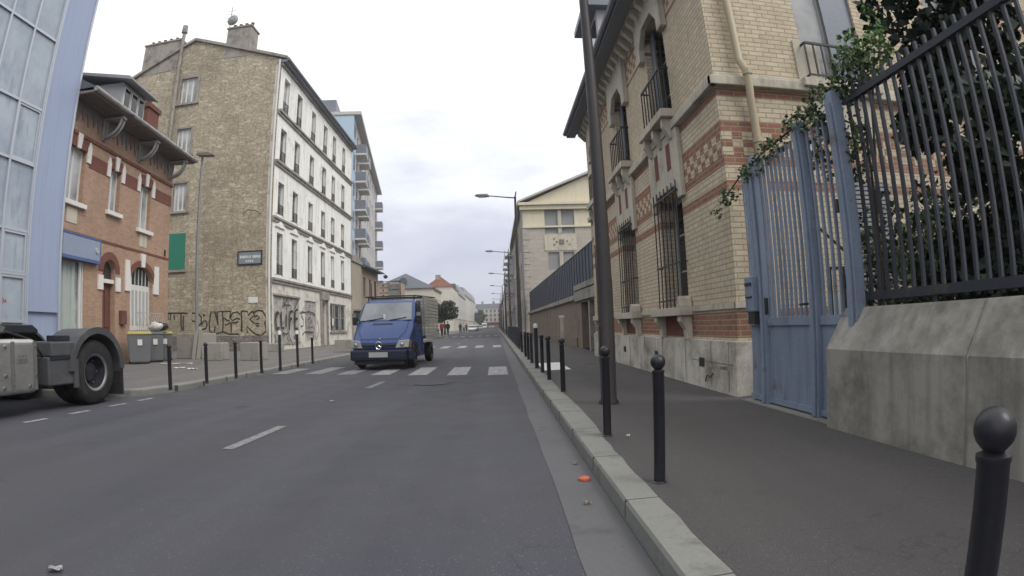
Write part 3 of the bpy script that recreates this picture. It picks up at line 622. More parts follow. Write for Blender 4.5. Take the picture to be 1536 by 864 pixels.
MB(F).prism([(-.40,EZ+1.60),(-.42,EZ+1.72),(1.8,EZ+2.15),(4,EZ+2.15),(4,EZ+2.04),(1.8,EZ+2.04)],2.5,4.68,0).tube([(2.5,-.45,EZ+1.62),(4.68,-.45,EZ+1.62)],.05,6).build('dormer_roof','greytimber',dm)
for i in range(3):
    a=2.82+i*.53; x=MB(F).box(a,a+.46,-.09,-.051,EZ+.72,EZ+1.5).build('window','frame',dm); MB(F).box(a+.06,a+.40,-.105,-.091,EZ+.8,EZ+1.42).build('pane','darkglass',x)
c_=MB(F).box(6.3,7.3,.9,1.6,EZ+.3,10.35).box(6.23,7.37,.83,1.67,10.35,10.55).build('chimney','redbrick',ob)
MB(F).lathe([(.13,0),(.11,.34),(.14,.36),(.09,.36)],(6.9,1.25,10.55),12).build('chimney_pot','tile',c_)

# ------------------------------------------------------------------ stone gabled apartment house with the white front
sb=thing('apartment_house','tall rubble stone gabled house with white windowed street front and graffiti','apartment building',(-16,34,PV))
GY=27.7; FX=-11.9
FG=frame(0,GY,1,0); FW=frame(FX,0,0,1)          # gable: x world; front: local x = world y
ridge=(-18.0,18.9); el_=(-23.5,16.4); er=(-11.9,16.75)
gh=[(-18.6,-17.45,14.7,16.35),(-18.5,-17.5,11.45,13.05),(-18.4,-17.5,8.05,9.7)]
m=MB(FG).wall(-23.5,FX,PV,16.4,gh,.25).quad((el_[0],0,16.4),(FX,0,16.4),(er[0],0,er[1]),(ridge[0],0,ridge[1]))
m.quad((-23.5,0,PV),(-23.5,16.6,PV),(-23.5,16.6,16.4),(-23.5,0,16.4)); m.quad((-23.5,16.6,PV),(FX,16.6,PV),(FX,16.6,16.75),(-18,16.6,18.9),(-23.5,16.6,16.4))
m.build('gable_wall','rubble',sb)
MB(FG).box(-23.45,FX-.02,-.02,.0,PV,.95).build('sooty_base','sooty',sb)
MB(FG).box(-23.3,FX-.45,.5,16.3,PV,16.3).build('dark_backing','dark_backing',sb)
for (a,b,c,d) in gh:
    w=window(FG,sb,a,b,c,d,.12,'frame','palepane',(2,0),.09); MB(FG).box(a-.16,a,-.03,.03,c-.1,d+.1).box(b,b+.16,-.03,.03,c-.1,d+.1).box(a,b,-.03,.03,d,d+.12).box(a-.25,b+.25,-.12,.05,c-.14,c-.01).build('surround','cornice',w)
m=MB(FG).prism([(el_[0]-.2,el_[1]),(ridge[0],ridge[1]),(ridge[0],ridge[1]+.18),(el_[0]-.2,el_[1]+.18)],-.15,16.7,1).prism([(ridge[0],ridge[1]),(FX+.35,er[1]-.07),(FX+.35,er[1]+.11),(ridge[0],ridge[1]+.18)],-.15,16.7,1)
m.build('roof','cornice',sb)
for (a,b,z0,z1,y1,np_) in ((-21.9,-19.15,17.1,19.2,1.0,6),(-15.8,-14.2,17.3,19.35,1.1,4)):
    c_=MB(FG).box(a,b,-.02,y1,z0,z1).box(a-.06,b+.06,-.08,y1+.06,z1,z1+.1).build('chimney_stack','cornice',sb); m=MB(FG)
    for i in range(np_): m.lathe([(.12,0),(.09,.38),(.12,.42),(.06,.42)],(a+.2+(b-a-.4)*i/(np_-1),.5,z1+.1),10)
    m.each('chimney_pot','tile',c_)
MB(FG).tube([(-18.92,-.12,7.5),(-18.92,-.12,19.6)],.11,8).tube([(-18.92,-.12,19.6),(-18.92,-.12,20.1)],[.2,.17],8).build('flue_pipe','cornice',sb)
MB(FG).tube([(FX-.12,-.07,PV),(FX-.12,-.07,16.7)],.065,8).build('downpipe','frame',sb)
MB(FG).box(FX-.35,FX-.2,-.012,.0,PV,16.4).build('corner_quoin','shopwall',sb)
g_=MB(FG)
m=g_
GREEN=MB(FG).box(-18.6,-17.4,-.06,.0,4.7,6.75).build('green_board','greenboard',sb)
MB(FG).box(-18.75,-17.3,-.1,.0,4.55,4.69).build('ledge','cornice',GREEN)
MB(FG).box(-13.28,-12.72,-.03,.0,2.70,3.02).build('notice_plate','white',sb); MB(FG).tube([(-13.7,-.05,7.55),(-13.3,-.25,7.75),(-12.8,-.25,7.65),(-12.6,-.05,7.5)],.02,6).build('cable','iron',sb)
def spray(F_,strokes,w,name,mat,y=-.004,each=False):
    m=MB(F_)
    for s0 in strokes: m.tube([(p[0],y,p[1]) for p in s0],w,6,flat=.12)
    return m.each(name,mat,sb) if each else m.build(name,mat,sb)
GA=[[(-15.75, 1.23), (-15.75, 1.68), (-15.64, 2.28), (-15.38, 2.27), (-15.27, 1.87), (-15.2, 1.55), (-15.24, 2.27), (-14.91, 2.28)], [(-15.75, 1.23), (-15.61, 1.15), (-15.43, 1.11), (-15.39, 1.51)], [(-15.43, 1.09), (-15.19, 1.08), (-14.91, 1.2), (-14.87, 1.66), (-14.91, 2.26)], [(-14.91, 2.28), (-14.38, 2.27), (-14.45, 1.93)], [(-14.87, 1.9), (-14.71, 1.88), (-14.62, 1.78), (-14.48, 1.77), (-14.46, 1.65), (-14.67, 1.54), (-14.76, 1.58)], [(-14.91, 1.18), (-14.4, 1.01), (-14.35, 1.33), (-14.39, 1.65)], [(-13.81, 2.08), (-13.97, 2.24), (-14.29, 2.17), (-14.41, 1.89), (-14.29, 1.77), (-14.02, 1.89), (-13.81, 1.84)], [(-14.39, 1.65), (-13.98, 1.67), (-13.93, 1.74)], [(-13.7, 1.64), (-13.74, 1.16)], [(-14.4, 1.05), (-13.9, 1.03)], [(-13.74, 2.26), (-13.36, 2.25), (-13.32, 2.03), (-13.04, 2.26)], [(-13.74, 2.26), (-13.7, 1.64), (-13.76, 1.17)], [(-13.4, 1.08), (-13.39, 1.44), (-13.07, 1.14)], [(-13.04, 2.26), (-12.94, 2.02), (-13.21, 1.83), (-12.94, 1.59)], [(-12.98, 2.18), (-12.71, 2.29), (-12.45, 2.25), (-12.3, 2.01), (-12.21, 1.81), (-12.33, 1.61), (-12.23, 1.22), (-12.52, 0.95), (-12.87, 1.01), (-13.07, 1.15)], [(-12.94, 1.94), (-12.76, 2.0), (-12.63, 1.9), (-12.81, 1.78)], [(-12.9, 1.59), (-12.64, 1.58), (-12.68, 1.46), (-12.86, 1.47)]]
GA2=[[(-18.67, 2.25), (-17.65, 2.25), (-17.2, 2.22)], [(-18.54, 2.22), (-18.52, 1.91), (-18.36, 1.9), (-18.33, 2.21)], [(-18.1, 2.17), (-18.08, 1.88)], [(-17.62, 2.2), (-17.63, 1.58), (-17.56, 1.29), (-17.49, 1.29), (-17.47, 2.11)], [(-16.88, 2.23), (-16.46, 2.2), (-16.27, 2.01), (-16.27, 1.68), (-16.47, 1.48), (-16.67, 1.53)], [(-16.86, 1.8), (-16.66, 1.77)], [(-16.28, 1.56), (-16.13, 1.76), (-15.98, 1.8), (-15.89, 1.6), (-15.99, 1.36), (-16.23, 1.32)], [(-16.17, 2.13), (-16.03, 2.07)]]
GB=[[(28.7, 2.15), (28.34, 2.16), (28.2, 1.81), (28.35, 1.31), (28.72, 1.33)], [(29.02, 2.23), (29.1, 1.36), (29.41, 1.31)], [(29.78, 2.13), (29.77, 1.36)], [(29.8, 2.46), (29.81, 2.39)], [(30.26, 1.21), (30.39, 2.29), (30.88, 2.3)], [(30.37, 1.85), (30.71, 1.88)], [(31.67, 2.45), (31.23, 2.34), (31.17, 1.31), (31.68, 1.28)], [(31.28, 1.86), (31.64, 1.89)]]
GC=[[(32.8, 2.3), (32.41, 2.35), (32.24, 2.03), (32.69, 1.83), (32.59, 1.46), (32.13, 1.41)], [(33.09, 1.99), (33.13, 1.3)], [(33.57, 1.84), (33.9, 2.01), (34.23, 1.85), (33.61, 1.36), (34.36, 1.38)], [(32.03, 2.23), (33.11, 2.31), (33.6, 2.38), (34.6, 2.3), (35.02, 2.14)], [(32.39, 0.89), (32.87, 1.09), (34.51, 1.05)], [(29.35, 2.54), (30.08, 3.03), (30.2, 2.62)], [(29.41, 2.64), (30.47, 2.64)], [(27.98, 0.99), (28.19, 0.63), (27.94, 0.45)], [(29.21, 1.07), (29.71, 0.97), (30.12, 1.11), (30.3, 0.72), (30.75, 0.42)], [(29.84, 0.83), (30.02, 0.58), (29.93, 0.39)], [(31.15, 0.96), (31.34, 0.65)], [(35.44, 1.81), (35.66, 1.13), (35.16, 0.57)], [(37.82, 1.83), (37.99, 1.35), (37.64, 0.87)], [(31.17, 2.51), (31.77, 2.99)]]

spray(FG,GA,.045,'graffiti','black'); spray(FG,GA2,.048,'graffiti_stroke','black',each=True)
# street front
bays=[28.72,31.03,33.9,36.62,38.95,41.65]; hw=.46
rowsz=[(4.25,6.55),(7.62,9.42),(10.72,12.6),(13.75,15.75)]
holes=[(x-hw,x+hw,a,b) for x in bays for a,b in rowsz]
holes_g=[(27.95,31.95,.5,3.1),(32.95,35.15,.5,3.05),(36.2,37.4,PV,3.1),(38.35,42.5,1.04,3.1)]
MB(FW).wall(GY,44.3,4.02,16.75,holes,.24).build('front_wall','render',sb)
MB(FW).wall(GY,44.3,PV,4.02,holes_g,.24).build('shopfront_wall','shopwall',sb)
m=MB(FW)
for z in (4.02,7.38,10.55,13.55): m.box(GY-.02,44.32,-.16,.02,z-.10,z+.02).box(GY-.02,44.32,-.09,.02,z-.26,z-.10)
m.box(GY-.05,44.35,-.12,.02,16.3,16.5); m.build('cornice','cornice',sb)
MB(FW).box(GY-.1,44.4,-.35,.02,16.5,16.66).tube([(GY-.1,-.4,16.68),(44.4,-.4,16.68)],.1,8).build('gutter','zinc',sb)
m=MB(FW)
for i in range(5): m.lathe([(.09,0),(.07,.3),(.1,.33)],(28+i*.22,.1,16.8),8)
m.build('vent_pots','zinc',sb)
rw=random.Random(5)
for bi,x in enumerate(bays):
    for ri,(a,b) in enumerate(rowsz):
        blind=(bi==4 and ri==0)
        w=window(FW,sb,x-hw,x+hw,a,b,.16,'greyframe','frame' if blind else rw.choice(['window','dullpane','dullpane','palepane']),(1,2),.06)
        railing(FW,w,x-hw,x+hw,a,.55,-.02,-.02,8)
        m=MB(FW).box(x-hw-.16,x-hw,-.05,.02,a,b+.02).box(x+hw,x+hw+.16,-.05,.02,a,b+.02).box(x-hw-.16,x+hw+.16,-.05,.02,b+.02,b+.2)
        if ri==0: m.prism([(x-hw-.2,b+.32),(x+hw+.2,b+.32),(x+hw+.2,b+.40),(x,b+.68),(x-hw-.2,b+.40)],-.12,.02,1)
        m.build('surround','render',w)
m=MB(FW).box(28.0,31.9,.08,.12,.5,3.08); sh=m.build('boarded_shopfront','shutter',sb)
m=MB(FW)
for i in range(8): m.box(28.0+i*.55,28.03+i*.55,.05,.079,.5,3.08)
m.build('batten','shutter',sh)
MB(FW).box(27.9,32.0,-.05,.1,.40,.52).box(27.85,32.05,-.06,.02,3.1,3.2).each('ledge','cornice',sh)
sh=MB(FW).box(33.0,35.1,.09,.12,.5,3.04).build('roller_shutter','shutter',sb); m=MB(FW)
for i in range(17): m.box(33.0,35.1,.07,.089,.55+i*.15,.61+i*.15)
m.build('slat','shutter',sh)
d=MB(FW).box(36.2,37.4,.2,.24,PV,3.1).build('door','timber',sb); MB(FW).box(36.3,36.75,.17,.199,.3,2.2).box(36.85,37.3,.17,.199,.3,2.2).box(36.3,37.3,.17,.199,2.35,2.95).build('panel','soffit',d)
MB(FW).box(36.0,36.19,-.12,.02,PV,3.25).box(37.41,37.6,-.12,.02,PV,3.25).box(35.95,37.65,-.2,.02,3.25,3.75).build('surround','cornice',d)
for a,b in ((38.35,39.3),(39.5,40.9),(41.1,42.5)):
    window(FW,sb,a,b,1.06,3.08,.1,'greyframe','window',(0,1),.09)
MB(FW).box(39.3,39.5,-.02,.15,1.04,3.1).box(40.9,41.1,-.02,.15,1.04,3.1).box(38.2,42.65,-.12,.1,.95,1.04).build('pilaster','cornice',sb)
MB(FW).box(38.75,39.15,-.012,-.001,1.5,2.0).build('notice','white',sb)
spray(FW,GB,.085,'graffiti','black'); spray(FW,GC,.045,'graffiti_stroke','greyspray',each=True)
m=MB(FG).tube([(-15.9,.3,18.6),(-15.9,.3,21.2)],.025,6)
for i in range(5): m.tube([(-16.3+.02*i,.3,19.9+i*.25),(-15.5-.02*i,.3,19.9+i*.25)],.012,5)
m.lathe([(.02,.0),(.25,.06),(.38,.16)],(-15.75,.15,20.2),14,1); m.build('antenna','greypole',sb)
sn=thing('street_sign','faded blue enamel street name plate high on the stone gable','sign',(-13.2,GY-.05,4.8))
MB(FG).box(-13.88,-12.52,-.05,-.005,4.82,5.46).build('plate','signblue',sn); MB(FG).box(-13.94,-12.46,-.07,-.004,4.76,4.815).box(-13.94,-12.46,-.07,-.004,5.465,5.52).box(-13.94,-13.885,-.07,-.004,4.816,5.464).box(-12.515,-12.46,-.07,-.004,4.816,5.464).build('frame','iron',sn)
m=MB(FG); x=-13.8
for i,w_ in enumerate((.10,.09,.10,.08,.09,.05,.10,.0,.09,.11,.09,.09,.10)):
    if w_: m.box(x,x+w_*.8,-.056,-.0505,5.12+.01*math.sin(i*2),5.26+.012*math.cos(i*3))
    x+=.097
for i in range(4): m.box(-13.45+i*.13,-13.37+i*.13,-.056,-.0505,4.90,5.01)
m.each('worn_letter','frame',sn)

# ------------------------------------------------------------------ buildings further down the left side
def gridblock(name,label,x0,x1,y0,y1,z1,wallm,roof=None,rm='slate',cols=4,rows=3,z0=1.2,ang=None,rh=2.5,groundm=None,cat='building',win=(.9,1.6),street='L',gable=0,frm='greyframe',end=True,group=None):
    """a row house: closed walls, each window a part with its pane, a roof; the street side at x1 (left) or x0 (right)"""
    t=thing(name,label,cat,((x0+x1)/2,(y0+y1)/2,PV),group)
    F=frame(x1,y0,0,1) if street=='L' else frame(x0,y1,0,-1)
    L=y1-y0; D=x1-x0
    holes=[]
    for r in range(rows):
        z=z0+r*(z1-z0-.5)/rows
        for c in range(cols):
            x=L*(c+.5)/cols; holes.append((x-win[0]/2,x+win[0]/2,z+.5,min(z+.5+win[1],z1-.35)))
    m=MB(F).wall(0,L,PV,z1,holes,.2); m.quad((0,0,PV),(0,D,PV),(0,D,z1),(0,0,z1)); m.quad((L,0,PV),(L,D,PV),(L,D,z1),(L,0,z1)); m.quad((0,D,PV),(L,D,PV),(L,D,z1),(0,D,z1)); m.quad((0,0,z1),(L,0,z1),(L,D,z1),(0,D,z1))
    m.build('wall',wallm,t)
    for h in holes:
        w=MB(F).box(h[0],h[1],.05,.09,h[2],h[3]).build('window','darkglass',t)
        MB(F).box((h[0]+h[1])/2-.035,(h[0]+h[1])/2+.035,.02,.049,h[2],h[3]).box(h[0],h[1],-.04,.04,h[2]-.08,h[2]-.002).build('frame',frm,w)
    MB(F).box(-.1,L+.1,-.3,.0,z1-.22,z1).box(-.02,L+.02,-.1,.0,3.5,3.65).build('cornice','cornice',t)
    if roof=='hip':
        o=.35; zr=z1+rh; k_=min(D,L)*.42
        m=MB(F); A=[(-o,-o,z1+.01),(L+o,-o,z1+.01),(L+o,D+o,z1+.01),(-o,D+o,z1+.01)]; B=[(k_,D/2,zr),(L-k_,D/2,zr)]
        m.quad(A[0],A[1],B[1],B[0]).quad(A[2],A[3],B[0],B[1]).quad(A[0],B[0],A[3]).quad(A[1],A[2],B[1]).quad(*A); m.build('roof',rm,t)
    elif roof=='mansard':
        m=MB(F); m.prism([(.05,z1+.01),(D-.05,z1+.01),(D-.9,z1+rh),(.9,z1+rh)],0,L,0); r_=m.build('roof',rm,t); m=MB(F)
        for c in range(cols): x=L*(c+.5)/cols; m.box(x-.5,x+.5,.02,1.2,z1+.3,z1+rh-.3)
        m.each('dormer','flatgrey',r_); m=MB(F)
        for c in range(cols): x=L*(c+.5)/cols; m.box(x-.36,x+.36,-.01,.018,z1+.5,z1+rh-.55)
        m.each('dormer_window','darkglass',r_)
        m=MB(F).box(-.05,.5,D*.40,D*.55,z1,z1+rh+.8); c_=m.build('chimney','cornice',r_)
    elif roof=='gable':
        m=MB(F); m.prism([(-.3,z1+.01),(D+.3,z1+.01),(D/2,z1+rh)],-.2,L+.2,0); m.build('roof',rm,t)
    return t
# light-blue residential tower set back behind the low houses, its front turned a little
tw=thing('apartment_tower','light blue seven storey apartment block rising behind the white fronted house','apartment building',(-16,55,PV))
FT=frame(-13.87,52,-4.8,34); TL=34.6; TZ=23
ft2=[]
for r in range(7):
    z=1.4+r*3.05
    for c in range(9): ft2.append((3.4+c*3.4,4.6+c*3.4,z+.7,z+2.2))
MB(FT).wall(2.2,TL,PV,TZ,ft2,.25).quad((TL,0,PV),(TL,10,PV),(TL,10,TZ),(TL,0,TZ)).quad((0,10,PV),(TL,10,PV),(TL,10,TZ),(0,10,TZ)).build('front_wall','flatgrey',tw)
MB(FT).box(0,2.2,-.02,10.05,PV,TZ-.02).build('blue_wall','skyblue',tw)
m=MB(FT)
for r in range(7): 
    for x in (.55,1.45): m.box(x,x+.38,-.05,-.021,2+r*3.05,3.9+r*3.05)
m.each('stair_window','window',tw)
MB(FT).box(-.1,TL+.1,-.75,10.2,TZ,TZ+.35).build('roof_slab','flatgrey',tw)
MB(FT).box(.6,5,2.0,8.5,TZ+.35,TZ+2.0).build('roof_house','zinc',tw); MB(FT).box(6.2,7,1.2,3,TZ+.35,TZ+1.5).build('vent_box','flatgrey',tw)
for i,h in enumerate(ft2):
    w=MB(FT).box(h[0],h[1],.18,.22,h[2],h[3]).build('window','window',tw)
    if i%9 in (0,1,8): 
        b=MB(FT).box(h[0]-.6,h[1]+.6,-1.1,-.0,h[2]-.85,h[2]-.68).build('balcony','frame',w); MB(FT).box(h[0]-.6,h[1]+.6,-1.1,-1.06,h[2]-.68,h[2]+.3).box(h[0]-.6,h[0]-.56,-1.059,-.0,h[2]-.68,h[2]+.3).box(h[1]+.56,h[1]+.6,-1.059,-.0,h[2]-.68,h[2]+.3).build('balcony_panel','zinc',w)
# two low houses in front of the tower
lh=thing('low_house','narrow low taupe rendered house squeezed against the white fronted house','house',(-14,46,PV))
F=frame(-11.9,44.42,0,1)
m=MB(F).wall(0,3.5,PV,6.9,(),.2).quad((0,0,6.9),(3.5,0,6.9),(3.5,8,6.9),(0,8,6.9)).quad((3.5,0,PV),(3.5,8,PV),(3.5,8,6.9),(3.5,0,6.9)).quad((0,0,PV),(0,8,PV),(0,8,6.9),(0,0,6.9)); m.build('wall','blockwork',lh)
MB(F).prism([(-.1,6.9),(3.55,6.9),(3.55,7.05),(1.6,7.6),(-.1,7.3)],-.12,8,1).build('coping','cornice',lh); MB(F).box(.5,3,-1.3,.0,2.75,2.9).build('awning','timber',lh); MB(F).box(.6,2.9,-.02,.0,.2,2.6).build('roller_shutter','shutter',lh)
lh=thing('brown_house','low brown rendered house with a dark overhanging eave and corner lantern','house',(-14,51,PV))
F=frame(-11.9,47.95,0,1)
hh=[(.7,1.6,4.2,5.9),(3.0,3.9,4.2,5.9),(5.2,6.1,4.2,5.9)]
m=MB(F).wall(0,7,PV,6.75,hh,.2).quad((7,0,PV),(7,8,PV),(7,8,6.75),(7,0,6.75)).quad((0,8,PV),(7,8,PV),(7,8,6.75),(0,8,6.75)); m.build('wall','brownwall',lh)
for h in hh: w=MB(F).box(h[0],h[1],.12,.18,h[2],h[3]).build('window','window',lh); MB(F).box(h[0]-.1,h[1]+.1,-.06,.05,h[2]-.1,h[2]).build('sill','cornice',w)
MB(F).prism([(-.6,6.75),(-.6,6.9),(4,8.2),(8,6.9),(8,6.75)],0,7.2,0).build('roof','slate',lh); MB(F).lathe([(0,-.22),(.2,-.12),(.24,0),(.2,.12),(0,.22)],(7.3,-.75,6.5),12).tube([(7.3,-.75,6.7),(7.3,-.55,6.85),(7.3,.0,6.85)],.03,6).build('lantern','iron',lh)
MB(F).box(.2,6.8,-.03,.0,.2,3.1).build('shopfront','timber',lh)
# grey-hipped house, red-roofed house and the terrace receding to the end of the street
t=gridblock('hipped_house','cream house with a grey slate hipped roof and round dormer behind the van',-23,-11.3,100,114,8.5,'palecream','hip','slate',5,2,rh=3.3)
MB(frame(-17,100,1,0)).lathe([(0,-.3),(.75,-.3),(.75,.0),(0,0)],(0,1.0,9.9),14,1).build('dormer','slate',t)
MB(frame(0,100,1,0)).box(-14,-12.6,-.05,0,4.4,7.2).box(-17.5,-15.9,-.05,0,4.4,7.2).box(-20.5,-19,-.05,0,4.4,7.2).each('shuttered_window','flatgrey',t)
t=gridblock('red_roofed_house','cream gabled house with a red clay tile roof beyond the street tree',-19,-11.6,150,172,12.4,'palecream','hip','tile',5,3,rh=3.2)
MB(frame(0,150,1,0)).box(-16.6,-15.0,-.05,0,8.8,11.2).build('window','timber',t)
MB(frame(-16.5,152,1,0)).box(0,1.4,0,.8,12.6,15.9).build('chimney','cornice',t)
tl=[('terraced_house','tall pale terraced house with a grey mansard roof next to the red roofed house',173,214,11.8,'flatgrey','mansard','slate',6,3),
    ('terraced_house','cream terraced house with dormers in the middle of the far left row',215,262,13.6,'palecream','mansard','zinc',6,4),
    ('terraced_house','grey fronted terraced house with tall chimney in the far left row',263,318,14.5,'flatgrey','mansard','slate',6,4),
    ('terraced_house','small cream house closing the far left row by the end of the street',319,372,12.5,'palecream','hip','slate',5,3)]
for nm,lb,y0,y1,z1,wm,ro,rm_,c_,r_ in tl: gridblock(nm,lb,-21,-11.7,y0,y1,z1,wm,ro,rm_,c_,r_,rh=3.2,win=(1.3,2.0),group='terraced houses of the far left row')
# block closing the view
t=thing('end_building','pale stone block with red shopfronts closing the far end of the street','building',(3,392,PV))
F=frame(-14,388,1,0); hs=[(1.2+c*2.9,2.6+c*2.9,4.6+r*3.1,6.7+r*3.1) for r in range(3) for c in range(10)]
MB(F).wall(0,30,PV,13.6,hs,.3).quad((0,0,PV),(0,12,PV),(0,12,13.6),(0,0,13.6)).quad((30,0,PV),(30,12,PV),(30,12,13.6),(30,0,13.6)).build('wall','creamstone',t)
for h in hs: w=MB(F).box(h[0],h[1],.2,.25,h[2],h[3]).build('window','window',t)
MB(F).box(.5,29.5,-.3,.0,PV,3.9).build('shopfront','redbrick',t); MB(F).box(.5,29.5,-1.4,-.301,3.2,3.5).build('awning','redcar',t)
MB(F).prism([(-.2,13.6),(12,13.6),(10.5,17),(1.3,17)],0,30,0).build('roof','slate',t)
m=MB(F)
for x in (4,12,20,26): m.box(x,x+1.6,4,5,16.9,19)
m.each('chimney_stack','cornice',t)

# ------------------------------------------------------------------ beige brick house on the right
rb=thing('brick_villa','beige brick house with red brick bands, corbelled stone windows and stone plinth','house',(6,11,PV))
CY=6.4; FR=frame(3.0,16.3,0,-1); LR=16.3-CY; FB=frame(3.0,CY,1,0); WZ=7.3
fx=lambda y:16.3-y
w_low=[(fx(9.35),fx(8.15),1.3,3.2),(fx(12.3),fx(11.15),1.3,3.2),(fx(15.3),fx(14.2),1.3,3.2)]
w_up=[(fx(9.30),fx(8.18),4.5,6.55),(fx(12.2),fx(11.1),4.5,6.35),(fx(15.3),fx(14.2),4.5,6.35)]
MB(FR).wall(0,LR,PV,WZ,w_low+w_up,.35).quad((0,0,PV),(0,9,PV),(0,9,WZ),(0,0,WZ)).build('street_wall','beige',rb)
bw=[(1.5,2.62,4.35,6.7,.12),(4.35,5.5,4.35,6.7,.12),(1.9,2.6,1.5,2.9)]
MB(FB).wall(0,9,PV,WZ,bw,.30).quad((9,0,PV),(9,9,PV),(9,9,WZ),(9,0,WZ)).quad((0,9.9,PV),(9,9.9,PV),(9,9.9,WZ),(0,9.9,WZ)).build('garden_wall','beige',rb)
MB().box(3.5,11.8,CY+.5,16,PV,WZ-.1).build('dark_backing','dark_backing',rb)
# plinth with a stone course, vents and carved joints
m=MB(FR).box(0,LR+.07,-.07,.0,PV-.05,.80).box(0,LR+.075,-.05,-.001,.80,.83); m.add([],[])
MB(FR).box(0,fx(8.9),-.07,.0,PV-.05,.80).box(fx(8.9),LR+.07,-.074,.0,PV-.05,.805).build('plinth','plinth',rb,bevel=.008)
MB(FB).box(-.07,.55,-.074,.0,PV-.05,.8).build('plinth_return','plinth',rb,bevel=.008)
m=MB(FR)
for y in (7.6,9.9,12.4): m.box(fx(y),fx(y)+.2,-.079,-.0745,.42,.55)
m.each('vent_opening','iron',rb)
m=MB(FR)
for y in (6.55,7.15,8.2,9.4,10.6,11.8): m.box(fx(y),fx(y)+.012,-.0765,-.0742,.16,.8)
m.box(fx(7.9),LR,-.0765,-.0742,.50,.512); m.each('stone_joint','retain',rb)
m=MB(FR); rr=random.Random(2)
x=fx(7.3)
for i in range(16):
    h=rr.uniform(.035,.05); 
    if i not in (5,9): m.box(x,x+.03,-.078,-.0745,.43,.43+h)
    x+=.045
m.each('worn_letter','cornice',rb)
m=MB(FR).tube([(fx(7.35),-.085,.22),(fx(7.25),-.1,.32),(fx(7.12),-.1,.30),(fx(7.05),-.085,.36)],.008,6); m.build('iron_hook','iron',rb)
# string courses
m=MB(FR).box(0,LR+.1,-.10,.0,4.16,4.30).box(0,LR+.05,-.05,.0,4.30,4.36); m.build('string_course','stonetrim',rb,bevel=.012)
MB(FB).box(-.1,9,-.10,.0,4.16,4.30).box(-.05,9,-.05,.0,4.30,4.36).build('string_course','stonetrim',rb,bevel=.012)
MB(FR).box(0,LR+.03,-.03,.0,1.22,1.30).build('sill_course','stonetrim',rb); MB(FB).box(-.03,.55,-.033,.0,1.22,1.30).build('sill_course','stonetrim',rb)
for i,(a,b,c,d) in enumerate(w_low):
    # stone pier between the storeys, shouldered lintel, bracketed sill
    s0=MB(FR).prism([(a-.22,3.02),(a-.02,3.02),(a+.12,3.25),(b-.12,3.25),(b+.02,3.02),(b+.22,3.02),(b+.22,4.155),(a-.22,4.155)],-.075,.0,1).build('stone_apron','stonetrim',rb,bevel=.01)
    MB(FR).box(a+.16,a+.36,-.079,-.0755,3.55,4.0).box(b-.36,b-.16,-.079,-.0755,3.55,4.0).each('brick_panel','redbrick',s0)
    m=MB(FR).box(a-.2,b+.2,-.22,.05,1.17,1.30)
    for x in (a-.12,b-.04): m.prism([(.0,.80),(-.09,.80),(-.10,.95),(-.19,1.08),(-.19,1.169),(.0,1.169)],x,x+.16,0)
    m.prism([(b+.02,1.30),(b+.20,1.30),(b+.17,1.42),(b+.11,1.47),(b+.05,1.42)],-.22,-.02,1)
    m.build('sill','stonetrim',rb,bevel=.008)
    MB(FR).box(a,b,-.02,-.001,.84,1.16).build('brick_panel','redbrick',rb)
    w=window(FR,rb,a,b,c,d,.27,'greyframe','darkglass',(1,2),.07)
    g=MB(FR); nb=6
    for q in range(nb+1): x=a-.02+(b-a+.04)*q/nb; g.tube([(x,-.10,c-.02),(x,-.10,d+.12)],.011,6)
    for z in (1.42,2.0,3.15): 
        g.box(a-.05,b+.05,-.115,-.085,z,z+.022)
        for x in (a-.05,b+.03): g.box(x,x+.02,-.084,.0,z,z+.022)
    g.build('window_grille','iron',w)
    MB(FR).box(b-.16,b,.10,.16,c,d).build('shutter_leaf','flatgrey',w)
for i,h in enumerate(w_up):
    a,b,c,d=h
    m=MB(FR).prism([(a-.28,d-.55),(a-.02,d-.55),(a-.02,d-.30),(a+.24,d+.0),(b-.24,d+.0),(b+.02,d-.30),(b+.02,d-.55),(b+.28,d-.55),(b+.28,d+.55),(a-.28,d+.55)],-.11,.0,1); m.build('corbelled_lintel','stonetrim',rb,bevel=.012)
    m=MB(FR).box(a-.16,b+.16,-.26,.02,c-.14,c)
    for x in (a-.06,(a+b)/2-.06,b-.06): m.prism([(.0,c-.5),(-.1,c-.48),(-.22,c-.28),(-.22,c-.141),(.0,c-.141)],x,x+.12,0)
    m.build('bracketed_sill','stonetrim',rb,bevel=.01)
    w=window(FR,rb,a,b,c,d-.01,.28,'greyframe','window',(1,2),.07)
    for x in (a+.01,b-.24): MB(FR).box(x,x+.22,.12,.16,c,d-.03).build('shutter_leaf','zinc',w)
    railing(FR,w,a-.03,b+.03,c,.80,-.16,.0,7,'iron')
# eaves with stone modillions and gutter, roof, dormer
m=MB(FR).box(0,LR+.5,-.28,.0,7.02,7.12); 
for i in range(28):
    x=.1+i*.37
    if x<LR+.4: m.prism([(.0,6.72),(-.06,6.72),(-.26,6.92),(-.26,7.02),(.0,7.02)],x,x+.13,0)
m.build('modillion_cornice','stonetrim',rb)
MB(FR).box(-.3,LR+.5,-.56,-.281,7.00,7.07).box(-.3,LR+.5,-.56,.0,7.12,7.16).tube([(-.3,-.60,7.13),(LR+.5,-.60,7.13)],.075,8).build('eaves_gutter','zinc',rb)
MB().prism([(2.42,7.17),(12.2,7.17),(7.3,10.6)],CY-.1,16.5,1).build('roof','slate',rb)
dz=MB().box(3.0,5.2,13.1,14.5,7.5,9.6).build('dormer','flatgrey',rb); MB().box(2.62,5.4,12.85,14.75,9.6,9.78).build('dormer_roof','zinc',dz); MB().box(2.97,2.999,13.35,14.25,8.1,9.4).build('window','window',dz)
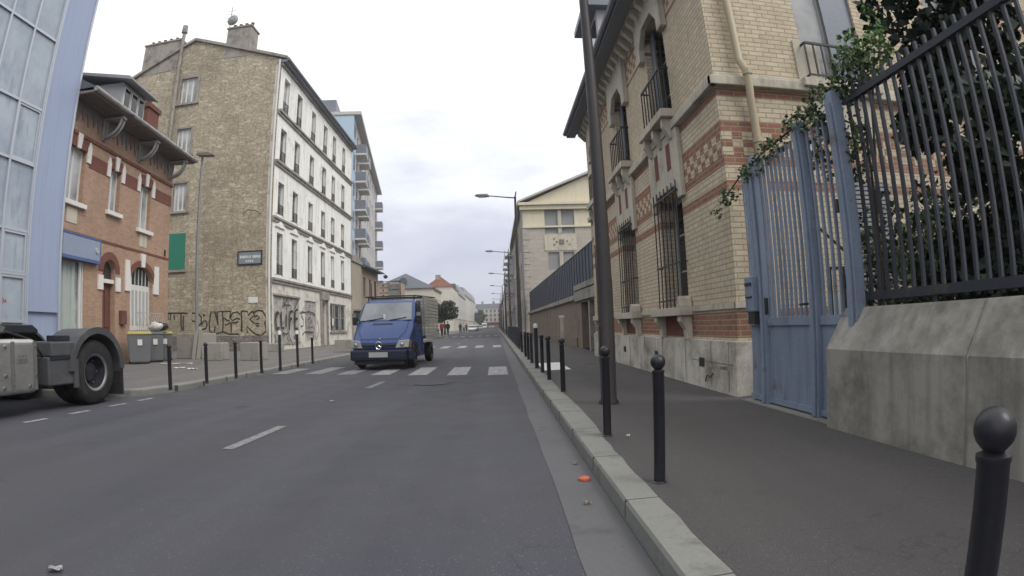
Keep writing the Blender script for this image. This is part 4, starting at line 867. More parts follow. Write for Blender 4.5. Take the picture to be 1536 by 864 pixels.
# garden side openings
for (a,b,c,d,_) in bw[:2]:
    w=window(FB,rb,a,b,c,d,.10,'greyframe','palepane',(1,0),.06); MB(FB).box(a+(b-a)*.5,b,.04,.08,c,d-.12).build('shutter_leaf','zinc',w)  # pale pane colour stands for curtains and the sky's reflection
    railing(FB,w,a-.02,b+.02,c+.02,.55,-.13,.0,8,'iron')
    MB(FB).box(a-.15,b+.15,-.16,.02,c-.12,c-.0).build('sill','stonetrim',w)
    m=MB(FB).prism([(a-.25,d-.3),(a,d-.3),(a+.2,d+.03),(b-.2,d+.03),(b,d-.3),(b+.25,d-.3),(b+.25,d+.5),(a-.25,d+.5)],-.09,.0,1); m.build('corbelled_lintel','stonetrim',rb)
(a,b,c,d)=bw[2]; w=window(FB,rb,a,b,c,d,.1,'greyframe','darkglass',(1,1),.05); m=MB(FB)
for i in range(22): m.box(a-.05,b+.05,-.06,-.02,c+i*.063,c+.045+i*.063)
m.build('louvre_shutter','shed',w)
MB(FB).box(1.35,1.75,-.03,.0,4.37,5.0).box(1.5,2.62,-.03,.0,3.55,4.15).build('stone_pier','stonetrim',rb)
MB(FB).tube([(.48,-.09,PV),(.48,-.09,3.4),(.46,-.09,3.9),(.42,-.20,4.3),(.38,-.09,4.55),(.30,-.09,7.2)],.055,10).build('downpipe','pipe',rb,smooth=True)
MB(FB).tube([(.42,-.19,4.36),(.42,-.19,4.28)],.068,10).tube([(.48,-.09,3.35),(.48,-.09,3.42)],.066,10).each('pipe_collar','pipe',rb)

# ------------------------------------------------------------------ retaining wall, sheet fence and garages beyond the villa
rw_=thing('retaining_wall','brown retaining wall with two dark garage doorways beyond the beige house','wall',(3.2,32,PV))
FA=frame(3.0,48.6,0.013,-1); LA=32.1; q=lambda y:48.6-y
gd=[(q(17.9),q(16.75),PV,1.9),(q(21.2),q(18.4),PV,1.9)]
MB(FA).wall(0,LA,PV,2.05,gd,.5).build('wall','retain',rw_)
MB(FA).box(q(22.3),LA,-.10,.0,1.98,2.38).build('lintel_beam','concrete',rw_,bevel=.02)
m=MB(FA); 
for i in range(22): m.box(i*1.47,i*1.47+1.44,-.13,.35,2.05 if i<18 else 2.40,2.26 if i<18 else 2.62)
m.build('coping_stone','concrete',rw_,bevel=.025)
m=MB(FA).box(0,q(22.3),-.06,.0,PV,.5); m.build('wall_footing','retain',rw_)
for (a,b,c,d) in gd:
    g=MB(FA).box(a,b,.4,.45,c,d).build('garage_door','scrap',rw_); m=MB(FA)
    for i in range(int((b-a)/.3)): m.box(a+i*.3+.02,a+i*.3+.05,.38,.399,c,d)
    m.build('board','scrap',g)
MB(FA).box(q(19.6),q(19.35),-.02,.42,PV,1.9).box(q(18.4),q(17.9),-.03,.0,PV,1.98).build('pier','concrete',rw_)
sf=thing('sheet_fence','tall navy sheet metal fence standing on the brown retaining wall','fence',(3.2,32,2.26))
m=MB(FA); n=92
for i in range(n):
    x=i*LA/n; x1=(i+1)*LA/n; z=2.26 if x<26.3 else 2.62
    m.box(x+.004,x1-.004,.08+(.02 if i%2 else 0),.11+(.02 if i%2 else 0),z,3.95)
m.build('sheet_panel','bluefence',sf)
m=MB(FA)
for i in range(17): m.box(i*2+.02,i*2+.08,.14,.2,2.26,3.97)
m.box(0,LA,.141,.18,3.2,3.26); m.build('post','fence',sf)
MB(FA).box(0,LA,.07,.145,3.951,4.0).build('top_rail','fence',sf)

# ------------------------------------------------------------------ yellow pedimented building and the rest of the right side
yb=thing('pediment_building','yellow gabled building with quoins and a low pediment above the navy fence','building',(9,60,PV))
FY=frame(2.75,49,1,0); FYS=frame(2.75,76.5,0,-1); YZ=12.1
yh=[(2.0,4.75,9.3,11.55),(2.2,4.6,6.0,7.6)]
MB(FY).wall(0,13,9.95,YZ,[(2.0,4.75,9.95,11.55)],.3).quad((13,0,PV),(13,27,PV),(13,27,YZ),(13,0,YZ)).quad((0,0,YZ),(13,0,YZ),(6.5,0,14.9)).build('gable_wall','cream',yb)
MB(FY).wall(0,13,PV,9.95,[yh[1],(2.0,4.75,9.3,9.95)],.3).build('stone_wall','creamstone',yb)
MB(FY).box(1.9,4.85,-.06,.0,7.75,9.2).build('panel','stonetrim',yb)
m=MB(FY)
for i,(x,z) in enumerate(((2.7,8.2),(2.7,8.75),(2.95,8.45),(3.9,8.5),(4.1,8.2))): m.box(x,x+.16,-.08,-.061,z,z+.16)
m.box(3.25,3.7,-.09,-.061,8.3,8.75); m.each('tile_ornament','retain',yb)
for h in yh:
    w=MB(FY).box(h[0],h[1],.15,.2,h[2],h[3]).build('window','shed',yb); cx=(h[0]+h[1])/2; MB(FY).box(cx-.16,cx+.16,-.04,.149,h[2],h[3]).box(cx-.05,cx+.05,-.06,-.041,h[2],h[3]).build('mullion','stonetrim',w)
m=MB(FY)
for i in range(17): m.box(-.06,.55 if i%2 else .35,-.06,.02,.4+i*.56,.9+i*.56)
m.build('quoins','creamstone',yb)
MB(FY).box(-.4,13.4,-.5,.0,YZ-.15,YZ+.1).box(-.25,13.25,-.3,.0,YZ-.55,YZ-.16).box(-.1,13,-.12,.0,9.88,10.05).build('cornice','cream',yb)
ys=[(1.5+c*3.3,3.0+c*3.3,1.2+r*3.6,3.6+r*3.6) for r in range(3) for c in range(8)]
MB(FYS).wall(0,27.5,PV,YZ,ys,.3).build('side_wall','creamstone',yb)
for h in ys: w=MB(FYS).box(h[0],h[1],.2,.25,h[2],h[3]).build('window','window',yb)
MB(FYS).box(-.2,27.9,-.45,.0,YZ-.15,YZ+.1).build('cornice','cornice',yb)
MB(FY).prism([(-.45,YZ+.1),(6.5,15.0),(13.45,YZ+.1),(13.45,YZ+.25),(6.5,15.2),(-.45,YZ+.25)],-.5,27.5,1).build('roof','flatgrey',yb)
MB(FY).tube([(-.12,-.12,PV),(-.12,-.12,YZ)],.08,8).build('downpipe','zinc',yb)
# the balcony block and the far terrace
bb=gridblock('balcony_block','dark grey apartment block with stacked white balconies past the yellow building',2.75,14,78,104,12.4,'zinc',None,cols=5,rows=4,street='R')
Fq=frame(2.75,104,0,-1); m=MB(Fq); m2=MB(Fq)
for r in range(4):
    for c in range(3): m.box(2+c*9,6+c*9,-1.1,.0,3.2+r*2.7,3.35+r*2.7); m2.box(2+c*9,6+c*9,-1.1,-1.05,3.35+r*2.7,4.2+r*2.7)
m.each('balcony','frame',bb); m2.each('balcony_panel','flatgrey',bb)
gridblock('far_house','dark brick far house with a slate roof past the balcony block on the right',2.7,14,105,165,10.2,'brownwall','mansard','slate',8,3,street='R',rh=2.4,win=(1.3,1.9))
gridblock('far_house','low grey far house on the right with red awnings near the street end',2.7,14,166,250,9.6,'flatgrey','mansard','slate',9,2,street='R',rh=2.4,win=(1.5,2))
gridblock('far_house','last grey far house on the right before the block at the street end',2.7,14,251,372,11,'zinc','hip','slate',9,3,street='R',rh=2.4,win=(1.6,2))

# ------------------------------------------------------------------ gate, low wall and railing on the right
ga=thing('metal_gate','weathered blue-grey sheet and bar gate between the beige house and the concrete wall','gate',(3.0,5,PV))
GX=3.0
def gbars(y0,y1,n,mat,nm,z0=1.06,z1=2.84,w=.014,x=GX):
    for i in range(n):
        y=y0+(y1-y0)*(i+.5)/n; MB().box(x-.012,x+.012,y-w,y+w,z0,z1).build(nm,mat,ga)
for y,w,zt in ((5.60,.045,2.92),(4.555,.055,2.96),(3.93,.06,3.02)):
    MB().box(GX-.06,GX+.05,y-w,y+w,PV,zt).box(GX-.085,GX-.061,y-w*.55,y+w*.55,PV+.02,zt-.1).build('gate_post','gate',ga,bevel=.006)
for a,b in ((5.65,5.99),(4.615,5.55),(3.995,4.495)):
    MB().box(GX-.008,GX+.012,a,b,PV+.03,1.0).build('sheet_panel','gate',ga); MB().box(GX-.03,GX+.03,a,b,1.0,1.085).box(GX-.03,GX+.03,a,b,PV+.03,PV+.085).each('rail','gate',ga)
gbars(5.66,5.98,5,'gate','gate_bar'); gbars(4.63,5.54,10,'gate','gate_bar'); gbars(4.0,4.49,5,'gate','gate_bar')
MB().box(GX-.05,GX-.031,5.60-.10,5.60+.02,1.12,1.30).build('lock','iron',ga); MB().tube([(GX-.05,4.6,1.2),(GX-.11,4.6,1.2),(GX-.11,4.7,1.2)],.012,6).build('handle','iron',ga)
for z in (1.30,1.95,2.6): MB().box(GX-.075,GX-.061,3.99,4.02,z,z+.12).build('hinge','iron',ga)
lb=MB().box(GX-.14,GX-.033,5.66,5.86,1.16,1.56).build('letter_box','gate',ga,bevel=.012); MB().box(GX-.152,GX-.141,5.68,5.84,1.46,1.49).box(GX-.148,GX-.141,5.68,5.84,1.32,1.335).box(GX-.12,GX-.035,5.68,5.84,1.02,1.159).each('slot','iron',lb)
gw=thing('garden_wall','stained grey concrete wall with sloped top carrying the dark railing','wall',(3,1,PV))
m=MB().prism([(2.80,PV-.05),(2.80,.80),(3.02,1.14),(3.30,1.14),(3.30,PV-.05)],2.545,4.16,1); m.build('wall','concrete',gw,bevel=.02)
MB().prism([(2.80,PV-.05),(2.80,.80),(3.02,1.14),(3.30,1.14),(3.30,PV-.05)],-6,2.53,1).build('wall','concrete',gw,bevel=.02)
MB().prism([(2.815,PV-.05),(2.815,.79),(3.03,1.12),(3.28,1.12),(3.28,PV-.05)],2.528,2.547,1).build('joint','cornice',gw)
gf=thing('garden_fence','dark blue-grey bar railing standing on the concrete wall before the garden','fence',(3.08,1,1.14))
for i in range(86):
    y=3.82-i*.106
    MB().box(3.065,3.092,y-.0125+.004*math.sin(i*5.1),y+.0125+.004*math.sin(i*5.1),1.05 if i%9==7 else 1.17,3.02).build('bar','fence',gf)
MB().box(3.05,3.105,-5.5,3.86,2.885,2.94).build('top_rail','fence',gf); MB().box(3.045,3.11,-5.5,3.86,1.19,1.26).build('bottom_rail','fence',gf)
# garden: soil, handrail and a white panel by the house, stair with pale treads
struct(MB().box(3.31,12,-8,6.39,PV-.1,PV+.02).build('garden_ground','earth'))
wp=thing('porch_railing','white porch panel with a dark handrail behind the gate','railing',(4.9,5.6,PV)); MB().box(4.0,5.5,5.78,5.84,PV,1.30).build('panel','frame',wp); railing(frame(3.9,5.6,1,0),wp,0,1.8,PV,1.5,0,0,9,'iron')
st=thing('garden_stair','pale slatted garden stair rising behind the dark fence','stair',(5.6,4,PV)); m=MB()
for i in range(9): m.box(5.2+i*.16,5.36+i*.16,4.3,5.2,.75+i*.16,.79+i*.16)
m.build('treads','frame',st); MB().prism([(5.1,PV),(5.25,.75),(6.7,2.2),(6.7,PV)],4.28,4.295,1).prism([(5.1,PV),(5.25,.75),(6.7,2.2),(6.7,PV)],5.205,5.24,1).build('stringer','timber',st)
def bush(name,label,cat,base,spots,n,size,mat,seed,stems,group=None,r=.018,droop=.3):
    t=thing(name,label,cat,base,group)
    m=MB(); [m.tube(s_,[r*(1-.6*i/max(1,len(s_)-1)) for i in range(len(s_))],6) for s_ in stems]; m.build('stem','bark',t)
    leaves(MB(),spots,n,size,seed,droop).build('foliage',mat,t); return t
rv=random.Random(4)
vine=[[(3.25,4.05,PV),(3.2,4.1,1.5),(3.12,4.2,2.7),(3.0,4.6,2.95),(2.96,5.3,2.88),(2.93,5.9,2.75),(2.85,6.35,2.52)],[(3.25,4.0,PV),(3.2,3.85,1.6),(3.15,3.6,2.75),(3.1,3.35,3.2)],[(3.2,4.1,1.5),(3.05,4.5,1.9),(3.02,4.7,2.4)]]
bush('climbing_vine','straggling green vine climbing over the blue gate top','vine',(3.2,4,PV),
  [(2.98,5.6,2.78,.12,.35,.14),(2.97,5.1,2.86,.12,.3,.12),(3.0,4.55,2.95,.14,.3,.15),(3.05,4.15,3.0,.18,.25,.22),(3.12,3.8,3.12,.18,.25,.28),(2.9,6.2,2.6,.10,.25,.12),(2.85,6.45,2.45,.06,.14,.10),(3.08,4.3,2.6,.12,.2,.3),(3.12,3.85,2.5,.12,.18,.35),(3.12,3.35,3.15,.12,.2,.12)],1900,.042,'leaf',11,vine)
bush('climbing_rose','bright green young shoots poking above the end post of the gate','vine',(3.2,3.9,PV),[(3.2,3.75,3.42,.15,.15,.18),(3.3,3.62,3.30,.2,.2,.2),(3.12,3.3,3.40,.06,.10,.2)],480,.042,'fresh',12,[[(3.25,3.9,PV),(3.2,3.8,2.5),(3.22,3.7,3.4)]])
k_=0
for (x,y,h,w,lab,mt,nn) in ((3.9,4.75,1.9,.5,'tall green garden shrub behind the gate end of the fence','shrub',900),(4.5,4.15,2.1,.65,'dense garden shrub in the middle behind the fence bars','dark',1300),(3.75,3.85,1.75,.38,'low yellowish garden shrub close behind the fence beside the gate post','leaf',700),(5.4,5.1,2.3,.6,'loose tall garden shrub under the garden stair','leaf',900),(5.5,4.0,2.2,.8,'broad dark garden shrub farthest back behind the fence','dark',1500),(4.3,3.3,1.7,.5,'dark low garden shrub under the evergreen tree','dark',1200)):
    k_+=1; sp=[(x+rv.uniform(-w,w)*.6,y+rv.uniform(-w,w)*.6,PV+.3+h*rv.random()*.85,w*.55,w*.55,h*.2) for _ in range(11)]
    bush('garden_shrub',lab,'shrub',(x,y,PV),sp,int(nn*1.7),.06,mt,20+k_,[[(x,y,PV),(x+rv.uniform(-.3,.3),y+rv.uniform(-.3,.3),PV+h*.8)] for _ in range(6)],'shrubs behind the garden fence')
sp=[]; TX,TY=4.25,3.32; limbs=[[(TX,TY,PV),(TX+.03,TY,1.4),(TX,TY+.05,3.0),(TX+.1,TY,5.6)]]
for i in range(46):
    z=1.0+i*.105; a=rv.uniform(0,6.3); rr_=rv.uniform(.15,.66); sp.append((TX+rr_*math.cos(a),TY+rr_*math.sin(a),z,.30,.30,.26))
    if i%2: limbs.append([(TX,TY,z-.35),(TX+rr_*math.cos(a)*.9,TY+rr_*math.sin(a),z)])
t=thing('evergreen_tree','dark evergreen tree crowding close behind the bar railing of the garden','tree',(TX,TY,PV)); m=MB(); m.tube(limbs[0],[.09,.08,.06,.02],8)
for l in limbs[1:]: m.tube(l,[.03,.012],5)
m.build('trunk','bark',t); leaves(MB(),sp,10500,.095,31,.5).build('crown','dark',t)

# ------------------------------------------------------------------ bollards
def bollard(root,h,white,lean=0):
    MB().lathe([(.0,0),(.047,0),(.047,.012),(.036,.02),(.036,h-.115),(.039,h-.11),(.039,h-.098),(.022,h-.09)] if not white else [(0,0),(.047,0),(.047,.012),(.037,.02),(.037,h-.10),(.037,h-.10)],(0,0,0),20).build('post','bollard',root,smooth=True)
    if white: MB().lathe([(.0371,h-.10),(.044,h-.098),(.044,h-.03),(.030,h),(0,h+.004)],(0,0,0),20).build('cap','white',root,smooth=True)
    else: MB().lathe([(.020,h-.092)]+[(.047*math.sin(t*PI/9),h-.047-.047*math.cos(t*PI/9)) for t in range(2,9)]+[(0,h)],(0,0,0),20).build('ball','bollard',root,smooth='all')
RB='black ball topped bollards along the right kerb'; LB='black bollards along the left kerb'
b0=thing('bollard','black ball-topped bollard nearest the camera, cut off by the bottom right corner','bollard',(0,0,0),RB); bollard(b0,.80,False); b0.location=(.965,.79,PV)
for x,y,lab in ((.96,3.19,'black ball-topped bollard standing clear between the gate and the near lamp post'),(.935,4.68,'black ball-topped bollard directly in front of the near brown lamp post'),
  (.95,7.97,'black ball-topped bollard in front of the pale narrow post on the right pavement'),(.92,9.79,'black ball-topped bollard between the pale narrow post and the tactile paving'),(.93,11.3,'black ball-topped bollard beside the near end of the pale tactile paving'),
  (.90,14.25,'black ball-topped bollard at the far end of the pale tactile paving'),(.90,15.7,'smaller black ball-topped bollard next beyond the tactile paving'),(.90,17.2,'black ball-topped bollard two beyond the tactile paving before the guard rail'),(.92,20.2,'farthest black ball-topped bollard just before the guard rail')):
    dup(b0,(x,y,PV),rv.uniform(0,3),lab)
for x,y,lab in ((-5.85,8.76,'black ball-topped bollard nearest the truck wheel on the left pavement'),(-5.84,10.09,'black ball-topped bollard in front of the concrete block with the leaning planks'),(-5.75,11.25,'black ball-topped bollard in front of the gap beside the wide concrete block on the left'),(-5.8,12.75,'black ball-topped bollard just left of the two white-capped ones'),(-5.66,16.26,'last black ball-topped bollard on the left kerb, beside the blue van')):
    c=dup(b0,(x,y,PV),rv.uniform(0,3),lab); c['group']=LB; c.scale=(1,1,1.03)
w0=thing('bollard','tall black bollard with white cap on the left kerb, the nearer of its pair','bollard',(0,0,0),'white capped crossing bollards'); bollard(w0,1.03,True); w0.location=(-5.62,13.55,PV)
dup(w0,(-5.6,14.8,PV),0,'tall black bollard with white cap on the left kerb, the farther one beside the van')
dup(w0,(.90,12.45,PV),0,'tall black bollard with white cap on the right kerb at the crossing',(1.15,1.15,1.0))
pp=thing('marker_post','pale narrow post rising behind a black bollard on the right pavement','post',(1.33,11,PV)); MB().box(1.295,1.365,10.97,11.03,PV,1.24).build('post','stonetrim',pp,bevel=.008); MB().box(1.28,1.38,10.955,11.045,1.245,1.29).build('cap','frame',pp)

# ------------------------------------------------------------------ lamp posts
LG='brown street lamps along the right kerb'
l0=thing('street_lamp','thick dark brown street lamp post closest to camera, rising in front of the beige house','street lamp',(0,0,0),LG)
MB().lathe([(0,0),(.125,0),(.125,.03),(.10,.06),(.098,1.5),(.092,1.55),(.062,5.6),(.05,7.05),(0,7.08)],(0,0,0),20).build('pole','pole',l0,smooth=True)
MB().tube([(.0,0,6.98),(-.5,0,7.03),(-1.25,0,7.12)],[.032,.028,.024],8).tube([(0,0,7.0),(.05,0,7.28)],.03,8).build('arm','pole',l0)
hd=MB().prism([(-1.2,7.08),(-1.75,7.10),(-1.9,7.14),(-1.8,7.2),(-1.3,7.2)],-.13,.13,1).build('lamp_head','greypole',l0,bevel=.02); MB().box(-1.72,-1.35,-.1,.1,7.062,7.081).build('diffuser','lampglass',hd)
MB().box(-.098,-.088,-.05,.05,.5,.95).build('service_door','pole',l0)
l0.location=(1.35,6.62,PV)
for x,y,lab in ((1.10,25.2,'tall brown street lamp with its arm over the road, before the yellow building'),(1.2,44.5,'brown street lamp standing beyond the tall one, by the corner of the yellow building'),(1.2,63.5,'slim street lamp in line with the side wall of the yellow building'),(1.15,83,'slim distant street lamp by the balcony block'),(1.15,103,'small distant street lamp past the balcony block'),(1.15,124,'tiny street lamp by the dark brick far house'),(1.15,150,'tiny street lamp deep in the street before the grey far house'),(1.15,180,'faintest street lamp near the far end of the street')):
    dup(l0,(x,y,PV),0,lab)
lp=thing('lamp_mast','slim grey lamp mast planted in a concrete block before the stone gable','street lamp',(-12.08,20.2,PV))
MB().box(-12.72,-11.5,19.6,20.8,PV,1.12).build('concrete_base','block',lp,bevel=.03); MB().lathe([(.08,0),(.075,2),(.05,7.3),(0,7.32)],(-12.08,20.2,1.12),12).build('pole','greypole',lp,smooth=True)
MB().tube([(-12.08,20.2,8.35),(-12.03,20.1,8.5)],.03,6).build('bracket','greypole',lp); MB().prism([(-12.28,8.48),(-11.58,8.40),(-11.53,8.46),(-11.73,8.56),(-12.23,8.58)],20.0,20.3,1).build('lamp_head','soffit',lp)
for i,(x,y,z) in enumerate(((-11.78,19.37,1.1),(-11.55,19.34,1.08))):
    F=Matrix.Translation((x,y,PV))@Matrix.Rotation(R(-9),4,'X')@Matrix.Rotation(R(4),4,'Y'); tag(centre(MB(F).box(-.08,.08,-.02,.02,0,z).build('plank','slat'),(x,y,PV)),['pale plank leaning on the concrete lamp base, the left one of two','pale plank leaning on the concrete lamp base, the right one of two'][i],'plank','planks leaning on the lamp base')
# concrete blocks on the left pavement
def block(name,lab,x0,x1,y0,y1,h,rz=0):
    o=MB(Matrix.Translation(((x0+x1)/2,(y0+y1)/2,PV))@Matrix.Rotation(rz,4,'Z')).box(-(x1-x0)/2,(x1-x0)/2,-(y1-y0)/2,(y1-y0)/2,0,h-PV).build(name,'block',None,bevel=.025); centre(o,((x0+x1)/2,(y0+y1)/2,PV)); return tag(o,lab,'concrete block','concrete blocks on the left pavement')
block('concrete_block','low square concrete block right of the lamp mast base',-10.72,-10.05,18.45,19.2,.76,.10); block('concrete_block','wide low concrete block under the big graffiti letters',-9.22,-8.45,18.45,19.2,.76,-.06); block('concrete_block','pale concrete block by the white shopfront, half hidden by the van',-7.55,-6.5,24.8,26.0,.70,.05); block('concrete_block','small concrete block against the foot of the stone gable corner',-11.75,-10.9,26.2,27.0,.55,.1)
# ------------------------------------------------------------------ bins and rubbish
def wheelie(lab,loc,rz,lid,w=.60,d=.72):
    t=thing('wheelie_bin',lab,'bin',(0,0,0),'wheelie bins by the brick house'); a=w*.42; b=d*.40
    m=MB(); m.add([(-a,-b,.06),(a,-b,.06),(a,b,.06),(-a,b,.06),(-w/2,-d/2,.98),(w/2,-d/2,.98),(w/2,d/2,.98),(-w/2,d/2,.98)],[(0,3,2,1),(0,1,5,4),(1,2,6,5),(2,3,7,6),(3,0,4,7),(4,5,6,7)]); m.build('body','bin',t,bevel=.03)
    MB().box(-w/2-.02,w/2+.02,-d/2-.03,d/2+.02,.985,1.03).prism([(-d/2,1.031),(d/2,1.031),(d/2-.1,1.09),(-d/2+.1,1.07)],-w/2+.02,w/2-.02,0).build('lid',lid,t,bevel=.015)
    for x in (-w/2+.05,w/2-.1): MB().lathe([(0,0),(.1,0),(.1,.05),(0,.05)],(x,d/2-.02,.1),12,0).build('wheel','rubber',t)
    MB().tube([(-w/2+.05,d/2+.05,.93),(w/2-.05,d/2+.05,.93)],.016,6).build('handle','bin',t); MB().box(-.07,.09,-d/2-.004,-d/2+.05,.62,.82).build('sticker','frame',t)
    t.location=loc; t.rotation_euler=(0,0,rz); return t
wheelie('grey wheelie bin with a yellow lid, the large left one by the brick house',(-12.02,16.15,PV),R(38),'yellow',.84,.72)
wheelie('grey wheelie bin with a dull lid under the white bag',(-12.15,17.3,PV),R(34),'bin',.62,.72)
wheelie('narrow grey wheelie bin behind the bag, nearest the gable',(-12.28,18.15,PV),R(30),'yellow',.55,.6)
def blob(name,lab,cat,loc,r,mat,seed,group=None):
    rn=random.Random(seed); m=MB(); n1,n2=16,8; P=[]; ph=[rn.uniform(0,6.3) for _ in range(6)]
    for i in range(n2+1):
        t=PI*i/n2
        for j in range(n1):
            a=2*PI*j/n1; q=1+.22*math.sin(2*a+ph[0]+t)+.14*math.sin(3*a+ph[1]-2*t)+rn.uniform(-.1,.1); P.append((loc[0]+r[0]*math.sin(t)*math.cos(a)*q,loc[1]+r[1]*math.sin(t)*math.sin(a)*q,loc[2]+r[2]*(1-math.cos(t))*(1 if i in(0,n2) else q)))
    m.add(P,[(i*n1+j,i*n1+(j+1)%n1,(i+1)*n1+(j+1)%n1,(i+1)*n1+j) for i in range(n2) for j in range(n1)])
    o=m.build(name,mat,None,smooth='all'); centre(o,loc); return tag(o,lab,cat,group)
blob('rubbish_bag','white plastic bag slumped over the bin lids','bag',(-12.05,17.2,1.21),(.27,.22,.15),'bag',1); blob('rubbish_bag','dark cloth bag lying on top of the bins','bag',(-12.2,17.75,1.215),(.24,.36,.14),'darkbag',2)
def litter(lab,x,y,z,w,l,rz,mat,cat='litter',seed=1):
    rn=random.Random(seed); m=MB(Matrix.Translation((x,y,z))@Matrix.Rotation(rz,4,'Z')); n=4
    P=[(w*(i/n-.5),l*(j/n-.5)*(1+rn.uniform(-.2,.2)),rn.uniform(.004,.03)) for j in range(n+1) for i in range(n+1)]
    m.add(P,[(j*5+i,j*5+i+1,j*5+i+6,j*5+i+5) for j in range(n) for i in range(n)]); o=m.build('litter',mat); centre(o,(x,y,z)); return tag(o,lab,cat,'scraps of litter')
litter('white crumpled sheet on the left pavement beside the bins',-10.6,16.3,PV,1.1,.22,.5,'bag',seed=1); litter('small white scrap near the nearest left bollard',-9.2,14.3,PV,.35,.18,.6,'bag',seed=2); litter('white scrap before the square concrete block',-8.6,14.0,PV,.34,.2,-.2,'bag',seed=3); litter('white paper lying near the truck mudflap on the pavement',-10.2,12.2,PV,.4,.12,.3,'bag',seed=4)
litter('pale torn paper on the road at the bottom left',-2.13,1.97,.003,.075,.05,.4,'paint',seed=5); litter('tiny white scrap in the middle of the lane before the crossing',-2.62,8.42,.003,.10,.035,.2,'paint',seed=6); litter('brown dead leaf in the gutter beyond the crushed red can',.59,4.25,.005,.05,.03,.8,'retain',seed=7); litter('white cigarette end on the pavement near the lamp bollard',1.10,4.6,PV,.035,.02,.8,'bag',seed=9); litter('dry leaf in the gutter at the bottom edge',.52,3.25,.005,.05,.02,.3,'retain',seed=10)
o=MB().lathe([(0,.012),(.026,.014),(.036,.022),(.042,.018),(.045,.004),(.044,0)],(.585,3.79,.0045),18).build('crushed_can','can',None,smooth=True); tag(centre(o,(.585,3.79,.0045)),'crushed red can flattened in the gutter beside the kerb stone','can')
# guard rail beyond the crossing
g0=thing('guard_rail','dark pedestrian guard rail panel','guard rail',(0,0,0),'guard rail panels along the right kerb')
MB().tube([(0,0,0),(0,0,.88),(0,.03,.92),(0,1.87,.92),(0,1.9,.88),(0,1.9,0)],.024,6).build('frame','fence',g0); m=MB()
for i in range(17): m.box(-.009,.009,.1+i*.106-.009,.1+i*.106+.009,.08,.9)
m.box(-.012,.012,.02,1.88,.06,.09); m.build('bars','fence',g0)
labs=['nearest dark guard rail panel right after the last bollard','dark guard rail panel next to the nearest one','dark guard rail panel beside the tall brown lamp','dark guard rail panel just past the tall brown lamp']
for i in range(13):
    lab=labs[i] if i<4 else 'distant dark guard rail panel in the run beyond the tall lamp'
    if i==0: g0.location=(.93,22.4,PV); g0['label']=lab
    else: dup(g0,(.93+.01*i,22.4+i*2.0,PV),0,lab)

# ------------------------------------------------------------------ blue pick-up van
def wheel(root,c,r,w,axis=0,rim='steel',side=1,hubr=.6,n=28):
    """tyre with a rim and hub; side=+1 shows its face towards +x"""
    t=MB().lathe([(r*hubr,-w/2),(r*.86,-w/2),(r*.97,-w/2+w*.12),(r,-w/2+w*.25),(r,w/2-w*.25),(r*.97,w/2-w*.12),(r*.86,w/2),(r*hubr,w/2)],c,n,axis).build('tyre','rubber',root,smooth=True)
    s_=side; f=[(r*hubr,.48*w*s_),(r*hubr*.93,.47*w*s_),(r*hubr*.86,.40*w*s_)]
    MB().lathe(f,c,n,axis).build('rim',rim,t,smooth=True)
    dk=.0 if rim=='steel' else .1
    MB().lathe([(r*hubr*.86,.40*w*s_),(r*hubr*.80,(dk-.10)*w*s_),(r*hubr*.55,(dk-.16)*w*s_),(r*hubr*.50,(dk+.02)*w*s_),(r*hubr*.34,(dk+.10)*w*s_),(0,(dk+.12)*w*s_)],c,n,axis).build('hub','scrap',t,smooth=True)
    m=MB()
    for i in range(6):
        a=2*PI*i/6; m.lathe([(0,.02),(r*.035,.015),(r*.035,-.02)],(c[0]+s_*((dk-.1)*w),c[1]+r*hubr*.66*math.cos(a),c[2]+r*hubr*.66*math.sin(a)),6,axis)
    m.each('bolt','steel',t); return t
van=thing('pickup_van','blue flatbed van with slatted sides and roof rack driving over the zebra crossing','van',(0,0,0))
# local: front bumper at y=0 facing -y, x across, z up
prof=[(.10,.30),(.02,.55),(.03,.76),(.14,.88),(.72,1.33),(.80,1.38),(1.26,1.93),(1.40,2.0),(1.65,2.03),(2.15,2.03),(2.22,1.98),(2.24,.40),(2.2,.30)]
def hw_(z): return .965 if z<=1.3 else .965-.085*((z-1.3)/.7)**1.2
def fr_(y,z): # rounding of the nose in plan
    return hw_(z)-(.10*max(0,1-y/.35)**2 if y<.35 else 0)
m=MB(); n=len(prof); rows_=[(1,),(.93,),]
cf=(-1,-.97,-.86,-.6,0,.6,.86,.97,1)
vs=[(fr_(y,z)*f,y+(.11 if y<.9 else .05 if y<1.5 else 0)*abs(f)**7,z-(.045*abs(f)**7 if z>.86 else 0)) for f in cf for y,z in prof]
fs=[(i+a*n,(i+1)%n+a*n,(i+1)%n+(a+1)*n,i+(a+1)*n) for a in range(len(cf)-1) for i in range(n)]
for b in (0,(len(cf)-1)*n): # side panels split into convex strips
    fs+=[(b+12,b+0,b+1,b+11),(b+1,b+2,b+3,b+11),(b+3,b+4,b+5,b+11),(b+5,b+6,b+10,b+11),(b+6,b+7,b+8,b+10),(b+8,b+9,b+10)]
m.add(vs,fs); body=m.build('cab_body','vanblue',van,smooth=True,bevel=.02)
def on(p,q,t,off): # point on a profile segment pushed outwards
    y=p[0]+(q[0]-p[0])*t; z=p[1]+(q[1]-p[1])*t; d=Vector((q[0]-p[0],q[1]-p[1])).normalized(); return (y-d.y*off,z+d.x*off)
A_,B_=(.80,1.38),(1.26,1.93); p0=on(A_,B_,.02,.006); p1=on(A_,B_,.97,.006)
